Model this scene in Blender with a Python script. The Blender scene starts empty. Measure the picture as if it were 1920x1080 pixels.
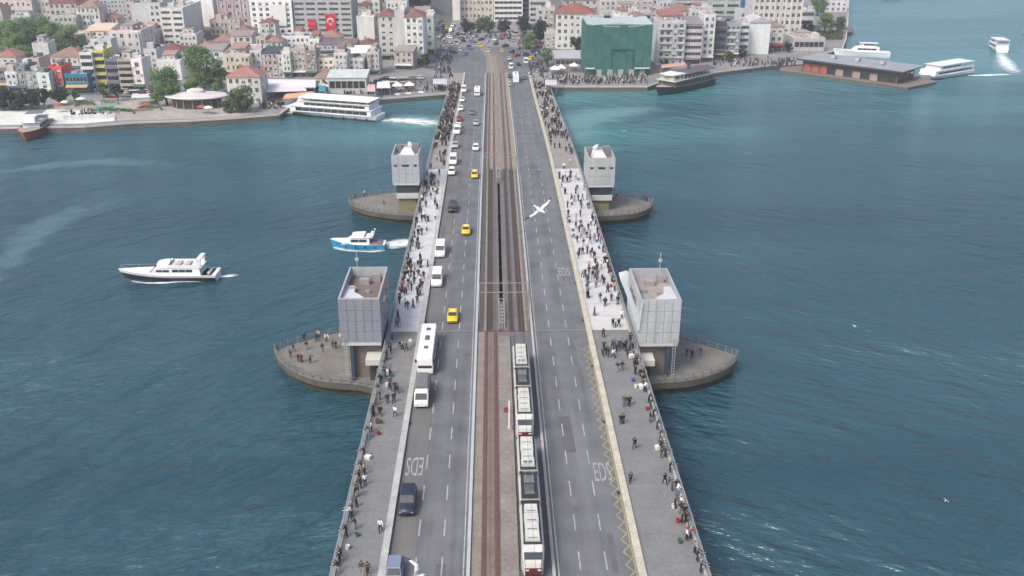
import bpy, bmesh, math, random
from mathutils import Vector, Matrix
R = math.radians
rnd = random.Random(11)
scene = bpy.context.scene
col = scene.collection

# ------------------------------------------------------------------ camera, sky, sun, exposure
FPX, PITCH, YAW, CZ = 1750.0, R(23.2), R(1.14), 74.0
cam_d = bpy.data.cameras.new('camera')
cam = bpy.data.objects.new('camera', cam_d); col.objects.link(cam)
cam.location = (0, 0, CZ)
cam.rotation_euler = (R(90) - PITCH, 0, -YAW)
cam_d.sensor_width = 36.0
cam_d.lens = FPX * 36.0 / 1920.0
cam_d.clip_start, cam_d.clip_end = 0.5, 30000
scene.camera = cam

SUN_EL, SUN_AZ = R(50), R(222)           # azimuth clockwise from +Y (behind the camera, to its left)
world = bpy.data.worlds.new('World'); scene.world = world
world.use_nodes = True
wn = world.node_tree; wn.nodes.clear()
wo = wn.nodes.new('ShaderNodeOutputWorld'); wb = wn.nodes.new('ShaderNodeBackground')
sk = wn.nodes.new('ShaderNodeTexSky'); sk.sky_type = 'NISHITA'; sk.sun_disc = False
sk.sun_elevation, sk.sun_rotation = SUN_EL, SUN_AZ
sk.air_density, sk.dust_density, sk.ozone_density = 1.0, 5.0, 1.0
wb.inputs['Strength'].default_value = 0.15
wn.links.new(sk.outputs[0], wb.inputs['Color']); wn.links.new(wb.outputs[0], wo.inputs['Surface'])
sd = bpy.data.lights.new('sun', 'SUN'); sd.energy = 1.4; sd.angle = R(16); sd.color = (1.0, 0.96, 0.9)
sun = bpy.data.objects.new('sun', sd); col.objects.link(sun)
sv = Vector((math.sin(SUN_AZ) * math.cos(SUN_EL), math.cos(SUN_AZ) * math.cos(SUN_EL), math.sin(SUN_EL)))
sun.rotation_euler = (-sv).to_track_quat('-Z', 'Y').to_euler()
sun.location = (-150, -150, 300)
vs = scene.view_settings
vs.view_transform = 'Standard'; vs.look = 'None'; vs.exposure = 0.68; vs.gamma = 1.0
cy = scene.cycles
cy.use_denoising = True
cy.max_bounces, cy.diffuse_bounces, cy.glossy_bounces, cy.transparent_max_bounces = 5, 2, 3, 8
cy.caustics_reflective = False; cy.caustics_refractive = False

# ------------------------------------------------------------------ surveying helpers: photo pixel -> point of the place
_h = Vector((math.sin(YAW), math.cos(YAW), 0)); _r = Vector((math.cos(YAW), -math.sin(YAW), 0))
FW = _h * math.cos(PITCH) - Vector((0, 0, math.sin(PITCH)))
UP = _h * math.sin(PITCH) + Vector((0, 0, math.cos(PITCH)))
CAM = Vector((0, 0, CZ))
def ray(px, py): return FW * FPX + _r * (px - 960) + UP * (540 - py)
def U(px, py, z=0.0):
    d = ray(px, py); return CAM + d * ((z - CZ) / d.z)
def at_depth(px, py, dep): return CAM + ray(px, py) * (dep / FPX)
def z_at(px, py, Y):
    d = ray(px, py); return (CAM + d * (Y / d.y)).z
def px_per_m(p): return FPX / (p - CAM).dot(FW)
def sst(t): t = max(0.0, min(1.0, t)); return t * t * (3 - 2 * t)
def dz(y): return 8.0 - 5.85 * sst((y - 222) / 172.0)          # bridge deck level
def ground(x, y):
    if x < 0: h = 0.115 * max(0, y - 440) * sst((-22 - x) / 45.0)
    else: h = 0.075 * max(0, y - 465) * sst((x - 25) / 60.0) * sst((190 - x) / 60.0)
    return 2.0 + min(h, 26.0)
def hit(px, py):
    d = ray(px, py); d = d / d.y; y = 290.0
    while y < 760:
        p = CAM + d * y
        if p.z <= ground(p.x, p.y): return Vector((p.x, p.y, ground(p.x, p.y)))
        y += 0.5
    return Vector((p.x, p.y, ground(p.x, p.y)))
def deckpt(px, py):
    z = 8.0
    for _ in range(12): p = U(px, py, z); z = dz(p.y)
    return p

# ------------------------------------------------------------------ materials
def lin(c): return tuple(((v / 255) / 12.92 if v / 255 <= 0.04045 else ((v / 255 + 0.055) / 1.055) ** 2.4) for v in c)
def C(r, g, b, k=0.8): return tuple(min(0.85, v * k) for v in lin((r, g, b)))
_mats = {}
def M(name, rgb, rough=0.7, var=0.18, scale=0.6, metal=0.0, fine=6.0, spec=0.4, bump=0.0, stretch=None):
    if name in _mats: return _mats[name]
    m = bpy.data.materials.new(name); m.use_nodes = True
    nt = m.node_tree; b = nt.nodes['Principled BSDF']
    b.inputs['Roughness'].default_value = rough; b.inputs['Metallic'].default_value = metal
    b.inputs['Specular IOR Level'].default_value = spec
    if var > 0:
        geo = nt.nodes.new('ShaderNodeNewGeometry')
        n1 = nt.nodes.new('ShaderNodeTexNoise'); n1.inputs['Scale'].default_value = scale; n1.inputs['Detail'].default_value = 5
        n2 = nt.nodes.new('ShaderNodeTexNoise'); n2.inputs['Scale'].default_value = scale * fine; n2.inputs['Detail'].default_value = 3
        ad = nt.nodes.new('ShaderNodeMath'); ad.operation = 'ADD'
        mr = nt.nodes.new('ShaderNodeMapRange'); mr.inputs[1].default_value = 0.6; mr.inputs[2].default_value = 1.4
        mr.inputs[3].default_value = 1 - var; mr.inputs[4].default_value = 1 + var
        mx = nt.nodes.new('ShaderNodeMix'); mx.data_type = 'RGBA'; mx.blend_type = 'MULTIPLY'; mx.inputs[0].default_value = 1
        mx.inputs[6].default_value = (*rgb, 1)
        src = geo.outputs['Position']
        if stretch:
            mp = nt.nodes.new('ShaderNodeMapping'); mp.inputs['Scale'].default_value = stretch
            nt.links.new(src, mp.inputs[0]); src2 = mp.outputs[0]
        else: src2 = src
        nt.links.new(src if not stretch else src2, n1.inputs['Vector']); nt.links.new(src, n2.inputs['Vector'])
        nt.links.new(n1.outputs[0], ad.inputs[0]); nt.links.new(n2.outputs[0], ad.inputs[1])
        nt.links.new(ad.outputs[0], mr.inputs[0]); nt.links.new(mr.outputs[0], mx.inputs[7])
        nt.links.new(mx.outputs[2], b.inputs['Base Color'])
        if bump > 0:
            bp = nt.nodes.new('ShaderNodeBump'); bp.inputs['Strength'].default_value = bump; bp.inputs['Distance'].default_value = 0.05
            nt.links.new(n2.outputs[0], bp.inputs['Height']); nt.links.new(bp.outputs[0], b.inputs['Normal'])
    else:
        b.inputs['Base Color'].default_value = (*rgb, 1)
    _mats[name] = m
    return m
def paint(r, g, b, rough=0.35):
    return M('paint_%d_%d_%d' % (r, g, b), C(r, g, b), rough, 0.05, 0.8)
def plaster(c, k=0.9):
    g = (c[0] * .3 + c[1] * .59 + c[2] * .11) * 1.0; ds = .34 if max(c) - min(c) < 60 else .06
    c = tuple(int(v + (g - v) * ds) for v in c)
    return M('plaster_%d_%d_%d' % c, C(*c, k), 0.85, 0.24, 0.5, fine=2.5, stretch=(1, 1, .16))
GLASS = M('window_glass', (0.030, 0.036, 0.042), 0.12, 0.5, 0.3, spec=0.6)
FRAME = M('window_frame_paint', (0.5, 0.5, 0.49), 0.6, 0.1)
DARK = M('dark_rubber', (0.018, 0.018, 0.02), 0.7, 0.1)
TYRE = M('tyre_rubber', (0.02, 0.02, 0.02), 0.8, 0)
STEEL = M('galvanised_steel', (0.42, 0.45, 0.47), 0.45, 0.12, 1.0, metal=0.3)
CONC = M('concrete', (0.30, 0.295, 0.28), 0.85, 0.22, 0.35)
WHITE = M('white_paint', (0.74, 0.75, 0.76), 0.4, 0.06)
ROADW = M('road_marking_white', (0.30, 0.305, 0.31), 0.7, 0.45, 1.2)
ROADY = M('road_marking_yellow', (0.28, 0.24, 0.12), 0.75, 0.5, 1.5)
LAMP = M('lamp_lens', (0.6, 0.6, 0.58), 0.2, 0)
REDL = M('tail_lens', (0.35, 0.02, 0.02), 0.3, 0)

# ------------------------------------------------------------------ mesh builder
class MB:
    def __init__(s): s.v, s.f, s.m = [], [], []
    def add(s, vs, fs, m=0):
        o = len(s.v); s.v += [tuple(p) for p in vs]
        for f in fs: s.f.append(tuple(i + o for i in f)); s.m.append(m)
        return s
    def box(s, x0, x1, y0, y1, z0, z1, m=0):
        return s.add([(x0, y0, z0), (x1, y0, z0), (x1, y1, z0), (x0, y1, z0), (x0, y0, z1), (x1, y0, z1), (x1, y1, z1), (x0, y1, z1)],
                     [(0, 3, 2, 1), (4, 5, 6, 7), (0, 1, 5, 4), (1, 2, 6, 5), (2, 3, 7, 6), (3, 0, 4, 7)], m)
    def frust(s, b, z0, t, z1, m=0, ms=None):          # b,t = (x0,x1,y0,y1); ms = material of the sides
        ms = m if ms is None else ms
        x0, x1, y0, y1 = b; a0, a1, c0, c1 = t
        o = len(s.v)
        s.v += [(x0, y0, z0), (x1, y0, z0), (x1, y1, z0), (x0, y1, z0), (a0, c0, z1), (a1, c0, z1), (a1, c1, z1), (a0, c1, z1)]
        for f, k in (((0, 3, 2, 1), m), ((4, 5, 6, 7), m), ((0, 1, 5, 4), ms), ((1, 2, 6, 5), ms), ((2, 3, 7, 6), ms), ((3, 0, 4, 7), ms)):
            s.f.append(tuple(i + o for i in f)); s.m.append(k)
        return s
    def prism(s, poly, z0, z1, m=0, mside=None):
        n = len(poly); mside = m if mside is None else mside
        zb = z0 if callable(z0) else (lambda x, y: z0); zt = z1 if callable(z1) else (lambda x, y: z1)
        o = len(s.v)
        s.v += [(x, y, zb(x, y)) for x, y in poly] + [(x, y, zt(x, y)) for x, y in poly]
        s.f.append(tuple(o + i for i in range(n))[::-1]); s.m.append(m)
        s.f.append(tuple(o + n + i for i in range(n))); s.m.append(m)
        for i in range(n):
            j = (i + 1) % n
            s.f.append((o + i, o + j, o + n + j, o + n + i)); s.m.append(mside)
        return s
    def tube(s, p0, p1, r0, n=8, m=0, r1=None):
        p0, p1 = Vector(p0), Vector(p1); r1 = r0 if r1 is None else r1
        d = (p1 - p0).normalized(); a = d.orthogonal().normalized(); b = d.cross(a)
        o = len(s.v)
        for p, r in ((p0, r0), (p1, r1)):
            for i in range(n):
                t = 2 * math.pi * i / n
                s.v.append(tuple(p + (a * math.cos(t) + b * math.sin(t)) * r))
        for i in range(n):
            j = (i + 1) % n
            s.f.append((o + i, o + j, o + n + j, o + n + i)); s.m.append(m)
        s.f.append(tuple(o + i for i in range(n))[::-1]); s.m.append(m)
        s.f.append(tuple(o + n + i for i in range(n))); s.m.append(m)
        return s
    def loft(s, rings, m=0, cap=True, mf=None):
        n = len(rings[0]); o = len(s.v)
        for r in rings: s.v += [tuple(p) for p in r]
        for k in range(len(rings) - 1):
            for i in range(n):
                j = (i + 1) % n
                s.f.append((o + k * n + i, o + k * n + j, o + (k + 1) * n + j, o + (k + 1) * n + i)); s.m.append(mf(k, i) if mf else m)
        if cap:
            s.f.append(tuple(o + i for i in range(n))[::-1]); s.m.append(m)
            s.f.append(tuple(o + (len(rings) - 1) * n + i for i in range(n))); s.m.append(m)
        return s
    def mesh(s, name, mats, smooth=False):
        me = bpy.data.meshes.new(name)
        me.from_pydata(s.v, [], s.f)
        for m in mats: me.materials.append(m)
        if len(mats) > 1: me.polygons.foreach_set('material_index', s.m)
        if smooth: me.polygons.foreach_set('use_smooth', [True] * len(s.f))
        bm = bmesh.new(); bm.from_mesh(me); bmesh.ops.recalc_face_normals(bm, faces=bm.faces); bm.to_mesh(me); bm.free()
        me.update()
        return me
    def build(s, name, mats, parent=None, loc=(0, 0, 0), rz=0.0, smooth=False):
        if not isinstance(mats, (list, tuple)): mats = [mats]
        return put(name, s.mesh(name, mats, smooth), parent, loc, rz)
def put(name, me, parent=None, loc=(0, 0, 0), rz=0.0, scale=None, mats=None):
    o = bpy.data.objects.new(name, me); col.objects.link(o)
    o.parent = parent; o.location = loc; o.rotation_euler = (0, 0, rz)
    if scale: o.scale = scale
    if mats:
        for i, m in enumerate(mats):
            if m is not None: o.material_slots[i].link = 'OBJECT'; o.material_slots[i].material = m
    return o
def tag(o, label, cat, group=None):
    o['label'] = label; o['category'] = cat
    if group: o['group'] = group
    return o
def struct(o): o['kind'] = 'structure'; return o
def stuff(o): o['kind'] = 'stuff'; return o
def thing(name, label, cat, loc=(0, 0, 0), rz=0.0, group=None):
    o = bpy.data.objects.new(name, None); col.objects.link(o); o.empty_display_size = 0.3
    o.location = loc; o.rotation_euler = (0, 0, rz)
    return tag(o, label, cat, group)
def copy_tree(o, parent=None):
    c = o.copy(); col.objects.link(c); c.parent = parent
    for ch in o.children: copy_tree(ch, c)
    return c
_mc = {}
def cached(key, fn):
    if key not in _mc: _mc[key] = fn()
    return _mc[key]

# ------------------------------------------------------------------ water
def water_material():
    m = bpy.data.materials.new('sea_water'); m.use_nodes = True
    nt = m.node_tree; N = nt.nodes; L = nt.links; b = N['Principled BSDF']
    geo = N.new('ShaderNodeNewGeometry'); sep = N.new('ShaderNodeSeparateXYZ'); L.new(geo.outputs['Position'], sep.inputs[0])
    ab = N.new('ShaderNodeMath'); ab.operation = 'ABSOLUTE'; L.new(sep.outputs['X'], ab.inputs[0])
    cmb = N.new('ShaderNodeCombineXYZ'); L.new(ab.outputs[0], cmb.inputs[0]); L.new(sep.outputs['Y'], cmb.inputs[1])
    def noise(scale, detail, sx, sy, rot, rough=0.55):
        mp = N.new('ShaderNodeMapping'); mp.vector_type = 'TEXTURE'; mp.inputs['Scale'].default_value = (1 / sx, 1 / sy, 1); mp.inputs['Rotation'].default_value = (0, 0, R(rot))
        L.new(cmb.outputs[0], mp.inputs[0])
        n = N.new('ShaderNodeTexNoise'); n.inputs['Scale'].default_value = scale; n.inputs['Detail'].default_value = detail; n.inputs['Roughness'].default_value = rough
        L.new(mp.outputs[0], n.inputs['Vector']); return n.outputs[0]
    def mth(op, a, c):
        n = N.new('ShaderNodeMath'); n.operation = op
        for i, v in enumerate((a, c)):
            if isinstance(v, (int, float)): n.inputs[i].default_value = v
            else: L.new(v, n.inputs[i])
        return n.outputs[0]
    def rng(v, a, c, d, e):
        n = N.new('ShaderNodeMapRange'); n.interpolation_type = 'SMOOTHSTEP'; L.new(v, n.inputs[0])
        for i, q in enumerate((a, c, d, e)): n.inputs[i + 1].default_value = q
        return n.outputs[0]
    big = noise(0.075, 3, 0.4, 1.5, -48); mid = noise(0.24, 4, 0.45, 1.5, -22); small = noise(0.8, 3, 0.6, 1.3, -5)
    patch = noise(0.014, 3, 0.3, 1.4, -6)
    calm = rng(patch, 0.36, 0.62, 0.5, 0.9)
    h = mth('ADD', mth('MULTIPLY', big, 4.0), mth('ADD', mth('MULTIPLY', mid, 2.7), mth('MULTIPLY', small, 0.36)))
    bp = N.new('ShaderNodeBump'); bp.inputs['Distance'].default_value = 1.0
    L.new(calm, bp.inputs['Strength']); L.new(h, bp.inputs['Height']); L.new(bp.outputs[0], b.inputs['Normal'])
    # body colour: deep teal, greener and milkier in the churned shallows along the city quay
    tint = noise(0.010, 3, .35, 1.3, 0)
    near = rng(sep.outputs['Y'], 225, 330, 0, 1)
    churn = mth('MULTIPLY', near, rng(tint, 0.42, 0.62, 0.15, 1.0))
    c1 = N.new('ShaderNodeMix'); c1.data_type = 'RGBA'; L.new(rng(patch, 0.35, 0.65, 0, 1), c1.inputs[0])
    c1.inputs[6].default_value = (0.013, 0.047, 0.066, 1); c1.inputs[7].default_value = (0.024, 0.074, 0.098, 1)
    c2 = N.new('ShaderNodeMix'); c2.data_type = 'RGBA'; L.new(churn, c2.inputs[0]); L.new(c1.outputs[2], c2.inputs[6])
    c2.inputs[7].default_value = (0.055, 0.19, 0.20, 1)
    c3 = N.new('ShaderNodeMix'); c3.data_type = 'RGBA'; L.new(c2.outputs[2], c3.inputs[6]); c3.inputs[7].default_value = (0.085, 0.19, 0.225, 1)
    sky_sheen = mth('MULTIPLY', rng(sep.outputs['Y'], 300, 520, 0, 1), rng(noise(0.010, 3, 0.22, 1.3, 0), 0.34, 0.62, 0.45, 0.9)); L.new(sky_sheen, c3.inputs[0])  # far water paler in patches: bright sky reflection put into the body colour
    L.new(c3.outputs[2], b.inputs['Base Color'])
    b.inputs['Roughness'].default_value = 0.24; b.inputs['IOR'].default_value = 1.42
    return m
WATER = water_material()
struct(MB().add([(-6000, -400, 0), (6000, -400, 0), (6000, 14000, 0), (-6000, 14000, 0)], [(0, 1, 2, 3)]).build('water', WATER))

# ------------------------------------------------------------------ land, quay and hill
PAVE = M('quay_paving', C(140, 138, 138, 0.75), 0.85, 0.3, 0.08, fine=14)
QWALL = M('quay_wall_stone', (0.10, 0.095, 0.085), 0.85, 0.4, 0.3)
HILLM = M('hill_ground', (0.105, 0.102, 0.098), 0.9, 0.3, 0.05)
coast = [(-900, 299), (-420, 300), (-161, 304), (-134, 305.5), (-119, 311), (-101.6, 313.3), (-88, 317), (-74, 322), (-73, 333), (-56, 341), (-41, 347.6), (-19.3, 356),
         (2, 366), (22, 369.6), (61, 369), (70, 380), (91, 397), (121.5, 415), (139, 420), (150, 440), (170, 460), (183, 492), (200.5, 539), (249, 674), (330, 900), (330, 1500), (-900, 1500)]
land = MB(); n = len(coast)
land.add([(x, y, 2) for x, y in coast], [tuple(range(n))])
struct(land.build('ground', PAVE))
qw = MB()
for i in range(n - 4):
    (x0, y0), (x1, y1) = coast[i], coast[i + 1]
    dx, dy = x1 - x0, y1 - y0; l = math.hypot(dx, dy); nx, ny = dy / l, -dx / l
    qw.add([(x0 + nx * .02, y0 + ny * .02, -4), (x1 + nx * .02, y1 + ny * .02, -4), (x1 + nx * .02, y1 + ny * .02, 1.6), (x0 + nx * .02, y0 + ny * .02, 1.6)], [(0, 1, 2, 3)], 0)
    qw.add([(x0 + nx * .18, y0 + ny * .18, 1.6), (x1 + nx * .18, y1 + ny * .18, 1.6), (x1 + nx * .18, y1 + ny * .18, 2.12), (x0 + nx * .18, y0 + ny * .18, 2.12),
            (x0 - nx * .5, y0 - ny * .5, 2.12), (x1 - nx * .5, y1 - ny * .5, 2.12)], [(0, 1, 2, 3), (3, 2, 5, 4)], 1)
struct(qw.build('quay_wall', [QWALL, M('quay_coping', C(190, 186, 180), 0.8, 0.2, 0.4)]))
def inside(x, y):
    c = False; j = len(coast) - 1
    for i in range(len(coast)):
        (xi, yi), (xj, yj) = coast[i], coast[j]
        if (yi > y) != (yj > y) and x < (xj - xi) * (y - yi) / (yj - yi) + xi: c = not c
        j = i
    return c
hill = MB(); xs = list(range(-440, 300, 10)); ys = list(range(430, 900, 10)); vid = {}
for y in ys:
    for x in xs:
        g = ground(x, y); vid[x, y] = len(hill.v); hill.v.append((x, y, g if g > 2.04 else 1.2))
for y in ys[:-1]:
    for x in xs[:-1]:
        q = [vid[x, y], vid[x + 10, y], vid[x + 10, y + 10], vid[x, y + 10]]
        if max(hill.v[i][2] for i in q) > 2 and all(inside(x + a, y + b) for a in (-6, 16) for b in (-6, 16)): hill.f.append(tuple(q)); hill.m.append(0)
struct(hill.build('hill', HILLM, smooth=True))
ASPH = M('asphalt', (0.114, 0.119, 0.129), 0.85, 0.34, 0.8, fine=.3, stretch=(1, .03, 1))
def sheet(name, pts, z, m):
    return struct(MB().add([(x, y, z) for x, y in pts], [tuple(range(len(pts)))]).build(name, m))
sq = [(-13, 389), (-22, 400), (-34, 420), (-40, 445), (-62, 520), (-80, 640), (-60, 640), (-44, 540), (-24, 470), (20, 470), (40, 455), (30, 430), (22, 400), (16, 389)]
sheet('road', sq, 2.06, ASPH)
sheet('road', [(22, 402), (40, 398), (90, 428), (140, 452), (160, 492), (150, 496), (130, 462), (85, 440), (40, 412), (30, 420)], 2.05, ASPH)
sheet('road', [(-300, 356), (-60, 356), (-24, 376), (-20, 392), (-32, 390), (-62, 366), (-300, 366)], 2.04, ASPH)
promen = [U(px, py, 2.0) for px, py in [(-60, 236), (0, 235), (160, 232), (215, 227), (218, 208), (100, 205), (0, 208), (-60, 209)]]
sheet('promenade', [(p.x, p.y) for p in promen], 2.05, M('pale_promenade', C(214, 216, 210, 0.8), 0.8, 0.2, 0.1))
plaza = [U(px, py, 2.0) for px, py in [(219, 226), (360, 223), (440, 219), (478, 213), (480, 203), (300, 186), (215, 188), (100, 196), (102, 204.4), (219, 207.4)]]
sheet('plaza', [(p.x, p.y) for p in plaza], 2.05, M('sandy_plaza', C(172, 166, 158, 0.75), 0.85, 0.3, 0.12))
# ------------------------------------------------------------------ bridge
XL, XR = -17.4, 22.1
YS = [30, 60, 80, 100, 120, 136]; YB = [136.15, 160, 183.4]; YB2 = [183.6, 207, 222, 230.85]; YF = [231, 238, 246, 254, 262, 270, 280, 290, 300, 310, 320, 330, 340, 350, 360, 370, 380, 390, 398]
bridge = thing('bridge', 'long grey road and tram bridge with a pale drawbridge span over the water', 'bridge', (0, 0, 0))
def strip(mb, x0, x1, ys, zt, zb=None, m=0):
    """a slab x0..x1 following the deck; zt / zb = heights over deck level"""
    zb = zt - 0.5 if zb is None else zb
    rings = [[(x0, y, dz(y) + zb), (x1, y, dz(y) + zb), (x1, y, dz(y) + zt), (x0, y, dz(y) + zt)] for y in ys]
    return mb.loft(rings, m)
def deck(name, x0, x1, ys, zt, m, zb=None):
    return strip(MB(), x0, x1, ys, zt, zb).build(name, m, bridge)
WALK = M('walkway_paving', C(136, 137, 138, 0.64), 0.85, 0.24, 0.35, fine=8)
WALKP = M('pale_walkway_coating', C(212, 212, 214, 0.68), 0.7, 0.16, 0.3, fine=8)
WALKT = M('worn_walkway_paving', C(164, 160, 154, 0.62), 0.85, 0.25, 0.3, fine=8)
KERB = M('kerb_concrete', C(190, 190, 188, 0.66), 0.8, 0.25, 0.5)
KERBY = M('cream_kerb_paint', C(206, 200, 180, 0.66), 0.75, 0.3, 0.6)
GIRD = M('girder_concrete', (0.16, 0.16, 0.155), 0.85, 0.25, 0.3)
TRK = M('track_bed_brown', C(132, 118, 112, 0.64), 0.9, 0.3, 0.5)
TRKT = M('track_bed_tan', C(150, 141, 128, 0.64), 0.9, 0.3, 0.5)
ISLE = M('island_concrete', C(146, 142, 136, 0.64), 0.9, 0.34, 0.3)
RAILM = M('rusty_rail_steel', C(104, 78, 68, 0.8), 0.6, 0.3, 1.5)
PLD = M('steel_plate_dark', C(100, 93, 88, 0.6), 0.65, 0.25, 0.5)
PLB = M('steel_plate_brown', C(84, 74, 70, 0.6), 0.65, 0.25, 0.5)
PLG = M('steel_plate_grey', C(122, 116, 114, 0.64), 0.6, 0.3, 0.4)
ASPL = M('bus_lane_asphalt', (0.120, 0.117, 0.115), 0.85, 0.3, 0.6, fine=.2, stretch=(1, .05, 1))
for ys, w in ((YS, WALK), (YB, WALKP), (YB2, WALKP), (YF, WALKT)):
    deck('walkway', XL, -12.45, ys, 0.15, w); deck('walkway', 15.6, XR, ys, 0.15, w)
    deck('kerb', -12.43, -11.65, ys, 0.42, KERB); deck('kerb', 14.75, 15.58, ys, 0.40, KERBY)
    deck('shoulder_lane', -11.63, -8.72, ys, 0.0, ASPL)
    deck('carriageway', -8.70, -3.25, ys, 0.002, ASPH); deck('carriageway', 6.15, 14.73, ys, 0.0, ASPH)
    if ys in (YB, YB2): deck('girder', XL + 0.35, 0.76, ys, -0.52, GIRD, -2.2); deck('girder', 1.38, XR - 0.35, ys, -0.52, GIRD, -2.2)
    else: deck('girder', XL + 0.35, XR - 0.35, ys, -0.52, GIRD, -2.2)
    deck('median_kerb', -3.23, -2.85, ys, 0.30, M('median_pale_steel', C(176, 182, 188), 0.5, 0.12)); deck('median_kerb', 5.78, 6.13, ys, 0.26, KERB)
# tram bed: near part
deck('track_bed', -2.83, 0.42, YS, 0.04, TRK); deck('tram_island', 0.44, 2.32, [30, 60, 90, 118, 134], 0.28, ISLE); deck('track_bed', 2.34, 5.76, YS, 0.02, M('track_bed_grey', C(104, 104, 108), 0.9, 0.2))
deck('track_end', 0.44, 2.32, [134.02, 136], 0.03, TRK)
deck('track_edge_slab', -2.80, -1.72, YS, 0.055, TRKT)
for x in (-1.40, 0.05, 3.02, 4.46): deck('rail', x - 0.075, x + 0.075, YS, 0.09, RAILM, 0.01)
for x in (-1.40, 0.05): deck('rail_groove', x - 0.26, x + 0.26, YS, 0.062, M('rail_groove_rust', C(98, 76, 68), 0.9, 0.3, 1.2), 0.0)
# bascule tram deck: plates of differing steel with an open slot between the two leaves' tracks
for x0, x1, m, z in ((-2.83, -1.85, PLD, .05), (-1.83, -1.32, TRKT, .10), (-1.30, -0.32, PLB, .04), (-0.30, 0.78, PLG, .12), (1.36, 2.35, PLG, .12), (2.37, 2.98, PLB, .04), (3.0, 3.78, PLG, .09), (3.8, 4.78, PLB, .04), (4.8, 5.28, TRKT, .1), (5.3, 5.76, PLG, .06)):
    for ys in (YB, YB2): deck('track_plate', x0, x1, ys, z, m)
for x in (-1.40 - .0, 0.05, 3.02, 4.46):
    for ys in (YB, YB2): deck('rail', x - 0.07, x + 0.07, ys, 0.17, RAILM, 0.05)
# far tram bed
for x0, x1, m in ((-2.83, -2.0, PLD), (-1.98, -0.9, TRKT), (-0.88, 0.1, M('track_bed_sand', C(162, 152, 136, .64), .9, .3, .5)), (0.12, 2.6, TRKT), (2.62, 3.5, M('track_bed_pinkish', C(140, 120, 112, .64), .9, .3, .5)), (3.52, 4.6, TRKT), (4.62, 5.76, M('track_bed_sand', None))):
    deck('track_bed', x0, x1, YF, 0.04, m)
for x in (-1.40, 0.05, 3.02, 4.46):
    deck('rail', x - 0.07, x + 0.07, YF, 0.12, RAILM, 0.02); deck('rail_groove', x - 0.24, x + 0.24, YF, 0.065, M('rail_groove_rust', None), 0.0)
# span joints
for y in (136.075, 183.5, 230.93):
    MB().box(XL, XR, y - 0.06, y + 0.06, dz(y) - 1.6, dz(y) - 0.12, 0).build('span_joint', DARK, bridge)
for x0, x1 in ((-11.6, -3.3), (6.2, 14.7)):
    for y in (136.4, 230.6): MB().box(x0, x1, y - 0.09, y + 0.09, 8.0 - 0.1, 8.008 if y < 200 else dz(y) + 0.008).build('joint_plate', M('joint_steel', C(140, 142, 146), .6, .1), bridge)
# piers
for y in (45, 75, 105, 250, 275, 300, 325, 350):
    for x in (-12, 2.4, 17):
        MB().box(x - 1.6, x + 1.6, y - 0.9, y + 0.9, -5, dz(y) - 2.2).build('pier', GIRD, bridge)
for y in (131.5, 223):
    MB().box(-16.5, 21.2, y - 4, y + 4, -5, dz(y) - 2.22).build('pier', GIRD, bridge)
# lane dashes
dash_me = MB().add([(-0.075, 0, 0), (0.075, 0, 0), (0.075, 3.0, 0), (-0.075, 3.0, 0)], [(0, 1, 2, 3)]).mesh('lane_dash', [ROADW])
def on_deck(y, z): return (z + dz(y))
for x in (-5.85, -8.65, 8.8, 11.6):
    y = 32.0 + (0.6 if x > 0 else 0)
    while y < 330:
        if not (x == -8.65 and y > 200):
            o = put('lane_dash', dash_me, bridge, (x, y, dz(y) + 0.008)); o.rotation_euler = (math.atan2(dz(y + 3) - dz(y), 3.0), 0, 0)
        y += 6.55
for x0, x1, zz in ((-3.62, -3.48, .010), (6.42, 6.54, .008)):
    deck('edge_line', x0, x1, YS, zz, ROADW, 0.003); deck('edge_line', x0, x1, YB + YB2, zz, ROADW, 0.003); deck('edge_line', x0, x1, YF, zz, ROADW, 0.003)
# yellow zigzag along the kerb
zz = MB(); y = 34.0; k = 0
pts = []
while y < 131: pts.append((13.65 if k % 2 else 14.45, y)); y += 1.05; k += 1
for (x0, y0), (x1, y1) in zip(pts, pts[1:]):
    zz.add([(x0 - .09, y0, 8.008), (x0 + .09, y0, 8.008), (x1 + .09, y1, 8.008), (x1 - .09, y1, 8.008)], [(0, 1, 2, 3)])
zz.build('zigzag_line', ROADY, bridge)
deck('kerb_line', 14.55, 14.70, [30, 80, 131], 0.012, ROADY, 0.002)
def text_mesh(txt, w, h, m):
    cu = bpy.data.curves.new('lettering', 'FONT'); cu.body = txt; cu.align_x = 'CENTER'; cu.resolution_u = 3
    o = bpy.data.objects.new('lettering', cu); col.objects.link(o)
    me = bpy.data.meshes.new_from_object(o.evaluated_get(bpy.context.evaluated_depsgraph_get()))
    bpy.data.objects.remove(o)
    xs = [v.co.x for v in me.vertices]; ys_ = [v.co.y for v in me.vertices]
    sx, sy = w / (max(xs) - min(xs)), h / (max(ys_) - min(ys_)); cx, cy_ = (max(xs) + min(xs)) / 2, (max(ys_) + min(ys_)) / 2
    for v in me.vertices: v.co.x = (v.co.x - cx) * sx; v.co.y = (v.co.y - cy_) * sy; v.co.z = 0
    me.materials.clear(); me.materials.append(m)
    return me
eds = text_mesh('EDS', 2.1, 4.0, M('worn_lettering', (.27, .275, .28), .8, .5, 1.6))
for x, y, a in ((13.05, 96.4, 0), (-10.15, 98.0, math.pi), (12.95, 161.5, 0)):
    put('lane_lettering', eds, bridge, (x, y, 8.009), a)
# concrete jersey steps / expansion plates along the walkway edge
for x in (XL + 0.25, XR - 0.25):
    for ys in (YS, YB, YB2, YF): deck('edge_beam', x - 0.24, x + 0.24, ys, 0.30, KERB, 0.16)

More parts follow.
